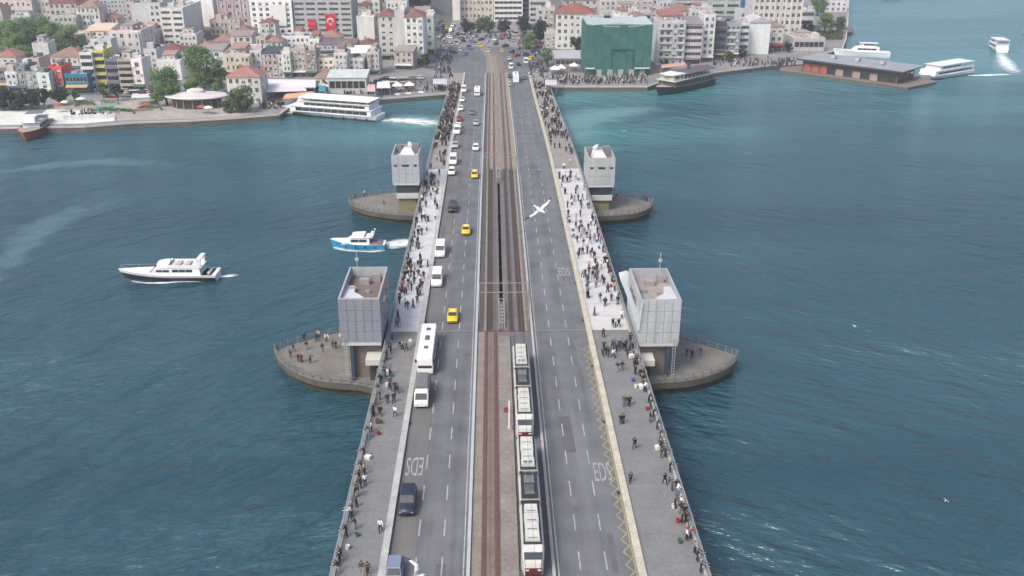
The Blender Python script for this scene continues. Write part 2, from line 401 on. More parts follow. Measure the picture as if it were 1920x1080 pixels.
# railings: one panel = two posts, three rails and balusters
def rail_panel(l=2.4):
    mb = MB()
    mb.box(-.05, .05, 0, .10, 0, 1.08)
    mb.box(-.06, .06, .10, l, 1.0, 1.08)
    for z in (.12, .58): mb.box(-.025, .025, .10, l, z, z + .05)
    for i in range(1, 8): mb.box(-.014, .014, l * i / 8 - .014, l * i / 8 + .014, .17, .99)
    return mb.mesh('railing_panel', [M('railing_paint', C(160, 168, 172, .6), .5, .2)])
RP = rail_panel()
for x, lab in ((XL + 0.25, 'pale grey bridge railing beside the walkway next to the bus lane'), (XR - 0.25, 'pale grey bridge railing beside the walkway next to the yellow zigzag line')):
    rt = thing('bridge_railing', lab, 'railing', (x, 0, 0), group='railings along the bridge edges')
    y = 36.0
    while y < 372:
        o = put('railing_panel', RP, rt, (0, y, dz(y) + 0.30)); o.rotation_euler = (math.atan2(dz(y + 2.4) - dz(y), 2.4), 0, 0)
        y += 2.4

# ------------------------------------------------------------------ pointed pier platforms beside the bascule towers
PLATM = M('platform_paving', C(142, 138, 130, 0.58), 0.85, 0.32, 0.35)
PLATW = M('platform_wall', C(108, 106, 98, 0.5), 0.85, 0.4, 0.5)
WEED = M('waterline_weed', (0.030, 0.036, 0.024), 0.9, 0.4, 1.0)
def platform(K, label):
    """half-lens plan: front edge nearest the camera bulges, back edge returns to the tower"""
    P = []
    for i in range(len(K) - 1):
        for j in range(4):
            t = j / 4; a, b, c, d = (Vector(K[max(0, i - 1)]), Vector(K[i]), Vector(K[i + 1]), Vector(K[min(len(K) - 1, i + 2)]))
            q = .5 * ((2 * b) + (c - a) * t + (2 * a - 5 * b + 4 * c - d) * t * t + (3 * b - a - 3 * c + d) * t ** 3); P.append((q.x, q.y))
    P.append(K[-1])
    th = thing('pier_platform', label, 'platform', (0, 0, 0), group='pointed pier platforms beside the towers')
    cx, cyy = sum(p[0] for p in P) / len(P), sum(p[1] for p in P) / len(P)
    sh = lambda k: [(cx + (x - cx) * k, cyy + (yy - cyy) * k) for x, yy in P]
    MB().prism(sh(.93), -4, 1.2).build('waterline_wall', WEED, th)
    MB().prism(sh(1.012), 1.21, 2.3).build('fender_wall', PLATW, th)
    MB().prism(sh(1.02), 2.31, 2.5).build('deck_slab', PLATM, th)
    # posts and rails round the edge
    Q = sh(1.005); fence = []
    post = cached('plat_post', lambda: MB().box(-.09, .09, -.09, .09, 0, 1.15).box(-.13, .13, -.13, .13, 0, .12).mesh('post', [M('platform_post', C(150, 152, 150, .55), .8, .2)]))
    samples = []
    for (a, b) in zip(Q[:-1], Q[1:]):
        L_ = math.hypot(b[0] - a[0], b[1] - a[1]); samples.append((a, b, L_))
    acc = 0; 
    for a, b, L_ in samples:
        n_ = max(1, round(L_ / 1.9))
        for i in range(n_):
            put('post', post, th, (a[0] + (b[0] - a[0]) * i / n_, a[1] + (b[1] - a[1]) * i / n_, 2.5))
        rl = MB()
        for z in (2.95, 3.5): rl.tube((a[0], a[1], z), (b[0], b[1], z), 0.045, 5)
        rl.build('rail_bar', M('platform_rail', C(130, 134, 138, .55), .6, .1), th)
    return th
platform([(-17.8, 127.2), (-21.4, 129.2), (-27.8, 130.6), (-33.4, 134.6), (-36.7, 140.0), (-36.2, 141.6), (-30.4, 145.9), (-24, 148.6), (-17.8, 150)], 'pointed concrete pier platform with a crowd below the grey panelled tower')
platform([(22.5, 127.4), (25.4, 128.7), (31.3, 129.6), (37.2, 133.0), (39.9, 136.6), (39.4, 138.0), (34.7, 141.9), (29, 144.6), (22.5, 146.5)], 'pointed concrete pier platform below the pale tower by the zigzag line')
platform([(-17.8, 211.3), (-23, 211.9), (-29.3, 214.4), (-34, 218.4), (-36.0, 222), (-35.2, 223.6), (-30.2, 227.4), (-24, 229.4), (-17.8, 230)], 'pointed weedy pier platform under the far tower next to the blue yacht')
platform([(22.5, 209.6), (27, 210), (33.5, 211.7), (37.4, 215.2), (38.9, 218.6), (38.2, 220.2), (32, 226), (27, 228.4), (22.5, 229.4)], 'pointed pier platform under the far tower with the brown roof')

# ------------------------------------------------------------------ bascule control towers
def tower(label, x0, x1, y0, y1, z0, z1, face, roofm, side, near, name='control_tower'):
    th = thing(name, label, 'tower', ((x0 + x1) / 2, y0, 2.5), group='bascule control towers')
    w = (x1 - x0) / 2; d = y1 - y0; a, b = z0 - 2.5, z1 - 2.5
    fm = M(face[0], face[1], 0.45, 0.22, 0.9, fine=3, stretch=(1, 1, .10)); jm = M('panel_joint', (0.22, 0.225, 0.235), .7, .1)
    core = MB().box(-w + .08, w - .08, .08, d - .08, a, b - 1.6); core.build('core', jm, th)
    # cladding panels on the two seen faces and the rest
    nx, nz = (5, 4) if near else (4, 3)
    top = b if near else b
    pw, ph = 2 * w / nx, (top - a) / nz
    for i in range(nx):
        for k in range(nz):
            MB().box(-w + i * pw + .03, -w + (i + 1) * pw - .03, -.02, .06, a + k * ph + .03, a + (k + 1) * ph - .03).build('cladding_panel', fm, th)
    ny = 6
    for s in (-1, 1):
        for i in range(ny):
            for k in range(nz):
                q = d / ny
                MB().box(*sorted((s * (w - .06), s * (w + .02))), i * q + .03, (i + 1) * q - .03, a + k * ph + .03, a + (k + 1) * ph - .03).build('cladding_panel', fm, th)
    for i in range(nx): MB().box(-w + i * pw + .03, -w + (i + 1) * pw - .03, d - .06, d + .02, a + .03, b - .03).build('cladding_panel', fm, th)
    # sunken roof behind the parapet, with a pale wedge of roof sheeting across the front corner
    MB().box(-w + .3, w - .3, .3, d - .3, b - 1.6, b - 1.45).build('roof', roofm, th)
    shm = M('roof_sheeting', C(206, 206, 210), .6, .14, .5)
    par = MB()
    for bx in ((-w + .06, -w + .3, .06, d - .06), (w - .3, w - .06, .06, d - .06), (-w + .3, w - .3, .06, .3), (-w + .3, w - .3, d - .3, d - .06)): par.box(*bx, b - 1.6, b + .12)
    par.build('parapet', M('parapet_paint', C(170, 172, 176), .6, .1), th)
    if near:
        MB().prism([(side * x_, y_) for x_, y_ in ((w - .32, .32), (-w + .8, .32), (-w + 1.0, 1.3), (-.6, 1.9), (.3, 3.4), (w - 1.9, 4.6), (w - 1.5, 7.6), (w - .32, 7.9))], b - 1.44, lambda x_, y_: b - .45 - .07 * y_).build('roof_sheet', shm, th)
    else:
        dome = MB(); rings = []
        for k in range(6):
            t = k / 5 * math.pi / 2; rr = .72 * math.cos(t) + .02
            rings.append([(rr * math.cos(u * math.pi / 6) * 1.0, rr * math.sin(u * math.pi / 6), 1.1 * math.sin(t)) for u in range(12)])
        dome.loft([[(x + side * .12 * k, y, z + .0) for x, y, z in r_] for k, r_ in enumerate(rings)]); dome.build('turret_cap', shm, th, (-side * .8, d - 2.0, b + .1), smooth=True)
        MB().tube((0, 0, -1.6), (0, 0, .16), 1.15, 12, 0, .72).build('turret', shm, th, (-side * .8, d - 2.0, b - .05))
        MB().box(w * .35, w - .4, d - 3.4, d - .6, b - 1.44, b + .7).build('roof_plant', M('roof_plant_grey', C(120, 122, 126), .6, .2), th)
        MB().box(-w + .4, -w * .45, d - 2.4, d - .6, b - 1.44, b + .35).build('roof_plant', M('roof_plant_grey', None), th)
        MB().frust((-1.9, 1.9, d - 5.2, d - .8), b - 1.44, (-1.0, 1.0, d - 4.0, d - 1.6), b - .1).build('roof_hood', shm, th)
        MB().box(-w + .32, w - .32, .4, 1.2, b - 1.44, b - .5).build('roof_unit', STEEL, th)
        for xw in (-.72, 0, .72):
            MB().box(xw * w - (.85 if xw == 0 else .35), xw * w + (.85 if xw == 0 else .35), -.05, .1, a + (b - a) * .60, a + (b - a) * .68).build('window', GLASS, th)
    # underside, glazed waist, base
    MB().box(-w + .15, w - .15, -.01, d - .3, a - .55, a - .01).build('soffit_band', M('soffit_pale', C(196, 198, 196), .7, .1), th)
    if near:
        xs_ = -w * .25 if side < 0 else w * .25
        sx = sorted((side * w * .45, -side * (w - .3)))
        MB().box(sx[0], sx[1], 1.2, d - 1, 0, a - .56).build('shaft', M('shaft_brown_grey', C(122, 112, 108), .8, .2), th)
        c0 = side * w * .52
        MB().box(c0 - .28, c0 + .28, .25, .9, 0, a - .56).build('corner_column', M('column_dark_blue', C(62, 76, 98), .5, .1), th)
        MB().box(min(-side * .2 * w, -side * w), max(-side * .2 * w, -side * w), -1.6, 1.18, a - 3.2, a - 2.2).build('entrance_canopy', M('canopy_cream', C(206, 206, 200), .6, .1), th)
        MB().box(min(-side * .3 * w, -side * (w - .1)), max(-side * .3 * w, -side * (w - .1)), .2, 1.18, 0, a - 3.21).build('entrance_door', M('door_dark', (.04, .042, .04), .6, .2), th)
        for q, (x_, y_, s_, h_) in enumerate(((-.1, 9.5, .8, .9), (.5, 10.6, .6, 1.3), (-.55, 6.5, .5, .6), (.2, 5.6, .35, .5))):
            MB().box(x_ * w - s_, x_ * w + s_, y_ - s_ * .7, y_ + s_ * .7, b - 1.44, b - 1.44 + h_).build('roof_plant', M('roof_plant_pale', C(150, 150, 150), .6, .2), th)
        for z_ in (.28, .62):
            MB().box(-side * (w + .03) - .02, -side * (w + .03) + .02, d * .3, d * .8, a + (b - a) * z_, a + (b - a) * (z_ + .16)).build('side_window', GLASS, th)
        ladder = MB()
        for s_ in (-.2, .2): ladder.box(side * w * .8 + s_ - .03, side * w * .8 + s_ + .03, -.12, -.03, a - 6.2, a + .8)
        for i in range(14): ladder.box(side * w * .8 - .2, side * w * .8 + .2, -.1, -.05, a - 6 + i * .5, a - 5.95 + i * .5)
        ladder.build('ladder', STEEL, th)
        pole = MB().tube((side * w * .55, d - 1, b - 1.4), (side * w * .55, d - 1, b + 3.2), .06, 6); pole.box(side * w * .55 - .3, side * w * .55 + .3, d - 1.06, d - .94, b + 1.6, b + 2.1); pole.build('mast', STEEL, th)
    else:
        MB().box(-w + .9, w - .5, .5, d - 1, a - 2.6, a - .56).build('waist_glazing', M('dark_glazing', (.035, .042, .052), .15, .2, spec=.6), th)
        MB().box(-w + .8, w - .4, .2, d - .6, a - 3.9, a - 2.61).build('lower_band', M('soffit_pale', None), th)
        MB().box(-w + 1.2, w - 1.0, .8, d - 1, 0, a - 3.91).build('shaft', M('shaft_green_grey', C(128, 128, 96), .85, .3), th)
    return th
ROOFB = M('tower_roof_brown', C(116, 104, 102), .85, .15)
ROOFP = M('tower_roof_pinkgrey', C(160, 150, 146), .85, .2)
tower('grey panelled tower with sunken brown roof beside the blue yacht channel', -23.9, -17.55, 130.0, 143.0, 9.3, 16.6, ('grey_cladding', C(156, 162, 172, .62)), ROOFB, -1, True)
tower('pale panelled tower with curved white shell roof by the zigzag line', 22.25, 28.6, 130.0, 143.0, 8.7, 16.0, ('pale_cladding', C(200, 205, 209, .64)), ROOFP, 1, True)
tower('far grey tower with domed white roof above the weedy platform', -24.0, -17.55, 213.0, 223.5, 9.9, 16.5, ('grey_white_cladding', C(196, 200, 206, .62)), M('roof_white_sheet', C(208, 206, 208), .7, .12), -1, False)
t4 = tower('far pale tower with brown roof and white dome', 22.2, 28.6, 213.0, 223.5, 9.1, 15.6, ('far_pale_cladding', C(200, 204, 204, .62)), M('tower_roof_mauve', C(132, 110, 112), .85, .15), 1, False)
# curved white shell sweeping up beside the pale tower
sh = MB(); rings = []
for i in range(13):
    t = i / 12; y = 129.8 + 22 * t; z = 15.6 - 3.6 * t ** 2.2; x = 22.2 - 0.2 * t
    rings.append([(x - .18, y, z - 4.4 * (1 - t) ** .6 - .3), (x + .1, y, z - 4.4 * (1 - t) ** .6 - .3), (x + .5 + .9 * t, y, z), (x + .2 + .9 * t, y, z + .14)])
sh.loft(rings); o = sh.build('curved_shell_screen', M('shell_white', C(206, 216, 220, .7), .4, .15), None)
tag(o, 'curved white shell screen sweeping along the pale tower beside the walkway', 'screen')

# ------------------------------------------------------------------ tram line furniture
GAN = M('gantry_grey', C(150, 146, 142), .5, .15)
def gantry(y, z, label):
    th = thing('catenary_gantry', label, 'gantry', (0, y, dz(y)), group='overhead wire gantries')
    for s in (-2.6, 5.6):
        for yy in (0, 3.9): MB().tube((s, yy, 0), (s, yy, z), .08, 8).build('post', GAN, th)
    for yy in (0, 3.9):
        MB().box(-2.7, 5.7, yy - .05, yy + .05, z - .11, z).build('cross_beam', GAN, th)
    for x in (-2.6, 1.5, 5.6): MB().box(x - .05, x + .05, .09, 3.81, z - .14, z - .04).build('tie_bar', GAN, th)
    return th
gantry(140.2, 5.2, 'grey twin-beam wire gantry across the tracks ahead of the trams')
gantry(226.0, 4.6, 'grey wire gantry across the tracks between the two far towers')
for y in (252, 285, 318, 350):
    po = MB().tube((0, 0, 0), (0, 0, 6.2), .09, 6); po.tube((-2.2, 0, 5.6), (2.2, 0, 5.6), .04, 5); po.tube((-2.2, 0, 5.6), (0, 0, 6.15), .025, 4); po.tube((2.2, 0, 5.6), (0, 0, 6.15), .025, 4)
    o = po.build('catenary_pole', GAN, None, (1.2, y, dz(y)))
    tag(o, {252: 'slim catenary pole closest to the far towers between the tracks', 285: 'slim catenary pole second beyond the far towers between the tracks', 318: 'slim catenary pole third beyond the far towers between the tracks', 350: 'slim catenary pole by the quay end of the tracks'}[y], 'pole', 'catenary poles beyond the towers')
for y, l, lab in ((137.0, 9.5, 'pale lattice barrier at the island tip in front of the trams'), (219.5, 8.5, 'pale lattice barrier at the far end of the dark track slot')):
    th = thing('track_barrier', lab, 'barrier', (1.07, y, 8.1), group='barriers at the ends of the slot')
    for i in range(8):
        MB().box(-.48, -.40, l * i / 7 - .05, l * i / 7 + .05, -.6, 1.15).box(.40, .48, l * i / 7 - .05, l * i / 7 + .05, -.6, 1.15).box(-.4, .4, l * i / 7 - .04, l * i / 7 + .04, 1.05, 1.13).build('hoop', KERB, th)
    for s in (-.44, .44):
        MB().box(s - .045, s + .045, 0, l, 1.16, 1.24).build('top_rail', KERB, th); MB().box(s - .03, s + .03, 0, l, .45, .52).build('mid_rail', KERB, th)
    MB().box(-.27, .27, -.05, l + .4, -.5, .12).build('plinth', ISLE, th)
sg = MB().tube((0, 0, 0), (0, 0, 4.2), .10, 8); th = thing('signal_post', 'white signal post standing on the concrete island beside the trams', 'signal', (1.75, 106.0, 8.28))
sg.build('post', WHITE, th); MB().box(-.7, -.12, -.12, .12, 2.6, 3.3).build('signal_box', M('signal_red', C(150, 70, 70), .6, .1), th); MB().box(-.3, .3, -.3, .3, 0, .25).build('base', CONC, th)
# seams across the concrete island and the track bed
for i, y in enumerate(range(40, 134, 6)):
    MB().box(.46, 2.30, y - .025, y + .025, 8.27, 8.285).build('island_joint', M('joint_grime', (.12, .115, .11), .9, .2), bridge)

# overhead wires
wr = MB()
for x in (-0.68, 3.74):
    for a, b in ((40, 90), (90, 140), (140, 190), (190, 226)):
        wr.tube((x, a, 13.1), (x, b, 13.1), .018, 3)
wt = wr.build('overhead_wire', DARK); tag(wt, 'thin dark overhead wires strung above both tram tracks', 'wire')

# tram tracks running on into the square
for x0, x1, m in ((-2.8, -0.9, TRKT), (-0.88, 0.1, M('track_bed_sand', None)), (0.12, 2.6, TRKT), (2.62, 5.7, M('track_bed_pinkish', None))):
    sheet('track_bed', [(x0, 398.2), (x1, 398.2), (x1 * .8 - 1, 440), (x1 * .5 - 6, 470), (x0 * .5 - 6, 470), (x0 * .8 - 1, 440)], 2.10, m)

# wear on the deck: patched asphalt, drains, slab joints and anglers' gear
rw = random.Random(31); taken = []
PAT = [M('asphalt_patch_%d' % i, c, .9, .25, .5) for i, c in enumerate([(.092, .095, .100), (.119, .122, .127), (.098, .101, .106)])]
for i in range(46):
    x0 = rw.choice([-11.4, -8.2, -6.6, 6.6, 8.2, 10.4, 12.0]) + rw.uniform(0, .6); y0 = rw.uniform(40, 134) if i < 24 else rw.uniform(138, 228); wx, wy = rw.uniform(.5, 2.0), rw.uniform(1.0, 9)
    if x0 < 0: wx = min(wx, -3.7 - x0)
    else: wx = min(wx, 13.5 - x0)
    if any(x0 - .4 < q[1] and x0 + wx + .4 > q[0] and y0 - .4 < q[3] and y0 + wy + .4 > q[2] for q in taken): continue
    taken.append((x0, x0 + wx, y0, y0 + wy)); k = rw.uniform(-.15, .15)
    MB().add([(x0 + k, y0, 8.0055), (x0 + wx, y0 - k, 8.0055), (x0 + wx - k, y0 + wy, 8.0055), (x0, y0 + wy + k, 8.0055)], [(0, 1, 2, 3)]).build('asphalt_patch', rw.choice(PAT), bridge)
for x0, x1 in ((XL + .55, -12.5), (15.65, XR - .55)):
    y = 36.0
    while y < 370:
        if not 135 < y < 137 and not 182.5 < y < 184.5 and not 229.5 < y < 232:
            MB().add([(x0, y, dz(y) + .156), (x1, y, dz(y) + .156), (x1, y + .07, dz(y + .07) + .156), (x0, y + .07, dz(y + .07) + .156)], [(0, 1, 2, 3)]).build('slab_joint', M('joint_grime', (.12, .115, .11), .9, .2), bridge)
        y += 4.8
for x in (-11.45, 14.5):
    for y in range(44, 220, 16): MB().box(x - .17, x + .17, y - .35, y + .35, 7.9, 8.016).build('drain_grate', DARK, bridge)
GEAR = [('white plastic bucket', 'bucket', (222, 222, 220)), ('blue plastic bucket', 'bucket', (60, 96, 160)), ('red plastic bucket', 'bucket', (160, 50, 46)), ('white foam cool box', 'cool box', (232, 232, 228)), ('green plastic bucket', 'bucket', (70, 110, 80))]
for i in range(28):
    left = i % 2; y = rw.uniform(79, 128) if i < 22 else rw.uniform(146, 224); x = (XL + 1.5 + rw.uniform(-.3, .7)) if left else (XR - 1.5 - rw.uniform(-.3, .7)); nm, ct_, c = rw.choice(GEAR + [GEAR[0], GEAR[3]] * 2)
    mm = M('gear_%d_%d_%d' % c, C(*c), .5, .1, 2)
    if ct_ == 'bucket':
        me = cached('bucket', lambda: MB().loft([[(r_ * math.cos(2 * math.pi * q / 10), r_ * math.sin(2 * math.pi * q / 10), z) for q in range(10)] for r_, z in ((.20, 0), (.27, .48), (.24, .48), (.18, .06))]).mesh('bucket', [WHITE]))
    else:
        me = cached('coolbox', lambda: MB().frust((-.38, .38, -.25, .25), 0, (-.4, .4, -.27, .27), .42).box(-.42, .42, -.29, .29, .421, .5).mesh('cool_box', [WHITE]))
    o = put(ct_.replace(' ', '_'), me, None, (x, y, dz(y) + .15), rw.uniform(0, 3), None, [mm])
    tag(o, nm + (' at the rail, bus side of the bridge' if left else ' at the rail, zigzag side of the bridge'), ct_, 'anglers gear along the rails')
# ------------------------------------------------------------------ vehicles (local: +y forward, origin on the road)
def wheel_mesh():
    return cached('wheel', lambda: MB().tube((-.11, 0, 0), (.11, 0, 0), .33, 14).mesh('wheel', [TYRE]))
def hub_mesh():
    return cached('hub', lambda: MB().tube((-.125, 0, 0), (.125, 0, 0), .19, 10).mesh('hub', [STEEL]))
KINDS = {  # L, W, belt, H, cabin bottom (y0,y1), cabin top (y0,y1), nose height, tail height
    'sedan': (4.4, 1.78, .95, 1.46, (-1.75, 1.0), (-1.1, .25), .82, .95),
    'hatch': (4.1, 1.78, .98, 1.52, (-1.95, 1.05), (-1.65, .3), .86, 1.0),
    'suv': (4.7, 1.9, 1.15, 1.80, (-2.2, 1.1), (-1.95, .45), 1.05, 1.15),
    'van': (5.3, 1.98, 1.25, 2.25, (-2.6, 1.75), (-2.52, 1.05), 1.1, 1.25),
}
def vehicle(kind, p, heading, colour, label, name='car', cat='car', group=None, sign=False, parts=True, roofcol=None, roll=0.0):
    L_, W, belt, H, cb, ct, nh, th_ = KINDS[kind]; w = W / 2; l = L_ / 2
    pm = paint(*colour)
    t = thing(name, label, cat, p, heading, group)
    y = p[1]
    if abs(p[0]) < 25 and 222 < y < 394:
        sl = math.atan2(dz(y + 1) - dz(y - 1), 2.0); t.rotation_euler = (sl if abs(heading) < 1 else -sl, 0, heading)
    def body():
        prof = [(-l, .35, th_ * .82, .86), (-l + .12, .25, th_, .97), (cb[0], .22, belt, 1), (0, .22, belt, 1), (cb[1], .22, belt, 1), (l - .55, .22, nh, .98), (l - .1, .28, nh * .88, .92), (l, .4, nh * .7, .82)]
        return MB().loft([[(-w * k * .96, yy, zb), (w * k * .96, yy, zb), (w * k, yy, zb + .2), (w * k, yy, zt - .12), (w * k * .93, yy, zt), (-w * k * .93, yy, zt), (-w * k, yy, zt - .12), (-w * k, yy, zb + .2)] for yy, zb, zt, k in prof]).mesh('body', [WHITE], True)
    put('body', cached((kind, 'body'), body), t, mats=[pm])
    a, b = w * .90, w * .74
    if kind == 'van': b = w * .84
    put('cabin', cached((kind, 'cabin'), lambda: MB().frust((-a, a, cb[0], cb[1]), belt - .02, (-b, b, ct[0], ct[1]), H).mesh('cabin', [WHITE])), t, mats=[roofcol or pm])
    def pane(k):
        e = .012; f0, f1 = .10, .88; mb = MB()
        lp = lambda u, v, s: u + (v - u) * s
        if k in ('windscreen', 'rear_window'):
            i = 1 if k == 'windscreen' else 0; sg = 1 if i else -1
            P = [(lp(a, b, s) * q * .92, lp(cb[i], ct[i], s), lp(belt, H, s)) for s in (f0, f1) for q in (-1, 1)]
            P = [P[0], P[1], P[3], P[2]]
            mb.add([(x, yy + sg * e, z + e) for x, yy, z in P] + [(x, yy - sg * .05, z - .05) for x, yy, z in P], [(0, 1, 2, 3), (4, 7, 6, 5), (0, 4, 5, 1), (1, 5, 6, 2), (2, 6, 7, 3), (3, 7, 4, 0)])
        else:
            sg = 1 if k == 'side_r' else -1
            ya, yb = (cb[0] * .82, cb[1] * .85); yc, yd = ct[0] * .9, ct[1] * .8
            P = [(sg * lp(a, b, f0), lp(ya, yc, f0), lp(belt, H, f0)), (sg * lp(a, b, f0), lp(yb, yd, f0), lp(belt, H, f0)), (sg * lp(a, b, f1), lp(yb, yd, f1), lp(belt, H, f1)), (sg * lp(a, b, f1), lp(ya, yc, f1), lp(belt, H, f1))]
            mb.add([(x + sg * e, yy, z) for x, yy, z in P] + [(x - sg * .05, yy, z) for x, yy, z in P], [(0, 1, 2, 3), (4, 7, 6, 5), (0, 4, 5, 1), (1, 5, 6, 2), (2, 6, 7, 3), (3, 7, 4, 0)])
        return mb.mesh(k, [GLASS])
    for k in ('windscreen', 'rear_window'): put(k, cached((kind, k), lambda: pane(k)), t)
    for k in ('side_r', 'side_l'): put('side_window', cached((kind, k), lambda: pane(k)), t)
    for sx in (-1, 1):
        for yy in (-l * .62, l * .62):
            o = put('wheel', wheel_mesh(), t, (sx * (w - .1), yy, .33))
            if parts: put('hub', hub_mesh(), o)
    if parts:
        hl = cached('headlight', lambda: MB().box(-.18, .18, -.06, .06, -.07, .07).mesh('headlight', [LAMP]))
        tl = cached('taillight', lambda: MB().box(-.14, .14, -.05, .05, -.10, .10).mesh('taillight', [REDL]))
        for sx in (-1, 1):
            put('headlight', hl, t, (sx * w * .66, l - .06, nh * .66)); put('taillight', tl, t, (sx * w * .7, -l + .03, th_ * .72))
    if sign: put('roof_sign', cached('taxi_sign', lambda: MB().box(-.3, .3, -.09, .09, 0, .16).mesh('roof_sign', [WHITE])), t, (0, -.3, H))
    return t
YEL, WHT, BLK, NAVY, SILV, REDC, GREY = (232, 196, 40), (236, 236, 238), (42, 42, 46), (44, 50, 66), (176, 180, 186), (170, 52, 56), (110, 112, 118)
DOWN = math.pi      # toward the camera
def onroad(px, py): p = deckpt(px, py); return (p.x, p.y, dz(p.y) + 0.004)
VG = 'vehicles on the carriageway with the taxis'
for px, py, kind, c, lab, nm, ct_, sg in [
    (849, 598, 'sedan', YEL, 'yellow taxi just ahead of the white bus', 'taxi', 'taxi', 1),
    (874, 436, 'sedan', YEL, 'yellow taxi between the black car and the tram tracks', 'taxi', 'taxi', 1),
    (890, 332, 'hatch', YEL, 'yellow taxi farther off, level with the far towers', 'taxi', 'taxi', 1),
    (820, 530, 'van', WHT, 'white van stopped by the kerb, closer to the bus', 'van', 'van', 0),
    (826, 476, 'van', WHT, 'white van stopped by the kerb ahead of another van', 'van', 'van', 0),
    (849, 394, 'suv', BLK, 'black car by the kerb beyond the white vans', 'car', 'car', 0),
    (765, 948, 'suv', NAVY, 'dark blue car beside the road lettering', 'car', 'car', 0),
    (847, 326, 'hatch', WHT, 'white hatchback at the front of the kerbside queue', 'car', 'car', 0),
    (850, 306, 'van', WHT, 'white van second in the kerbside queue', 'van', 'van', 0),
    (854, 276, 'sedan', SILV, 'silver car in the kerbside queue between white ones', 'car', 'car', 0),
    (857, 250, 'van', WHT, 'white van midway along the kerbside queue', 'van', 'van', 0),
    (861, 226, 'sedan', REDC, 'red car in the kerbside queue', 'car', 'car', 0),
    (860, 240, 'hatch', WHT, 'white hatchback just behind the red car', 'car', 'car', 0),
    (864, 207, 'hatch', WHT, 'white hatchback just ahead of the red car', 'car', 'car', 0),
    (867, 190, 'sedan', WHT, 'white saloon near the quay end of the kerbside queue', 'car', 'car', 0),
    (870, 172, 'van', WHT, 'white van at the quay end of the kerbside queue', 'van', 'van', 0),
    (892, 281, 'hatch', WHT, 'white car driving alone near the median by the far tower', 'car', 'car', 0),
    (893, 234, 'sedan', SILV, 'pale silver car driving near the median', 'car', 'car', 0),
    (740, 1082, 'hatch', (122, 134, 160), 'grey-blue car at the very front of the bus lane', 'car', 'car', 0),
    (885, 214, 'sedan', GREY, 'grey car driving beside the kerbside queue', 'car', 'car', 0),
]:
    vehicle(kind, onroad(px, py), DOWN, c, lab, nm, ct_, VG, bool(sg))
# minibus near the quay end
def bus(p, heading, L_, W, H, colour, label, name='bus', roofunits=((-3.6, .9, .7), (-.6, 1.5, .75), (2.6, .8, .7)), group=None):
    t = thing(name, label, 'bus', p, heading, group); w, l = W / 2, L_ / 2; pm = paint(*colour)
    y = p[1]
    if abs(p[0]) < 25 and 222 < y < 394:
        sl = math.atan2(dz(y + 1) - dz(y - 1), 2.0); t.rotation_euler = (sl if abs(heading) < 1 else -sl, 0, heading)
    ring = lambda yy, k, zb, zt: [(-w * k, yy, zb), (w * k, yy, zb), (w * k, yy, zt - .22), (w * k * .9, yy, zt), (-w * k * .9, yy, zt), (-w * k, yy, zt - .22)]
    MB().loft([ring(-l, .96, .4, H - .1), ring(-l + .2, 1, .35, H), ring(l - .35, 1, .35, H), ring(l, .95, .4, H - .25)]).build('body', pm, t)
    MB().add([(-w * .86, l + .015, 1.25), (w * .86, l + .015, 1.25), (w * .86, l - .03, H - .42), (-w * .86, l - .03, H - .42), (-w * .86, l - .1, 1.25), (w * .86, l - .1, 1.25), (w * .86, l - .2, H - .42), (-w * .86, l - .2, H - .42)],
             [(0, 1, 2, 3), (0, 4, 5, 1), (1, 5, 6, 2), (2, 6, 7, 3), (3, 7, 4, 0), (4, 7, 6, 5)]).build('windscreen', GLASS, t)
    for s in (-1, 1):
        nwin = max(3, int(L_ / 1.9)); q = (L_ - 1.6) / nwin
        wm = cached(('buswin', round(q, 2), H), lambda: MB().box(-.02, .02, -q / 2 + .05, q / 2 - .05, 1.35, H - .5).mesh('side_window', [GLASS]))
        for i in range(nwin): put('side_window', wm, t, (s * (w + .004), -l + .9 + q * (i + .5), 0))
        for yy in (-l * .55, l * .6):
            o = put('wheel', cached('buswheel', lambda: MB().tube((-.15, 0, 0), (.15, 0, 0), .48, 14).mesh('wheel', [TYRE])), t, (s * (w - .14), yy, .48))
        MB().box(*sorted((s * w * 1.02, s * (w + .28))), l - .35, l - .15, H - .9, H - .45).build('mirror', DARK, t)
        put('headlight', cached('headlight', lambda: MB().box(-.18, .18, -.06, .06, -.07, .07).mesh('headlight', [LAMP])), t, (s * w * .7, l + .0, .75))
    for yy, ll, ww in roofunits:
        MB().frust((-ww / 2, ww / 2, yy - ll / 2, yy + ll / 2), H - .01, (-ww / 2 + .08, ww / 2 - .08, yy - ll / 2 + .1, yy + ll / 2 - .1), H + .16).build('roof_unit', M('roof_unit_dark', (.09, .09, .08), .6, .2), t)
    return t
bus((-10.35, 127.3, 8.004), DOWN, 11.8, 2.35, 3.0, (240, 240, 238), 'white city bus with three dark roof units in the kerb lane', group=VG)
p = onroad(895, 178); bus(p, DOWN, 7.5, 2.2, 2.8, (238, 238, 240), 'white minibus near the quay end beside the tracks', 'minibus', ((0, 1.2, .8),), VG)
p = onroad(967, 152); bus(p, 0, 10.5, 2.4, 3.0, (236, 236, 238), 'white bus driving off the bridge toward the city square', 'bus', ((-2, 1.2, .8), (2, 1.2, .8)))
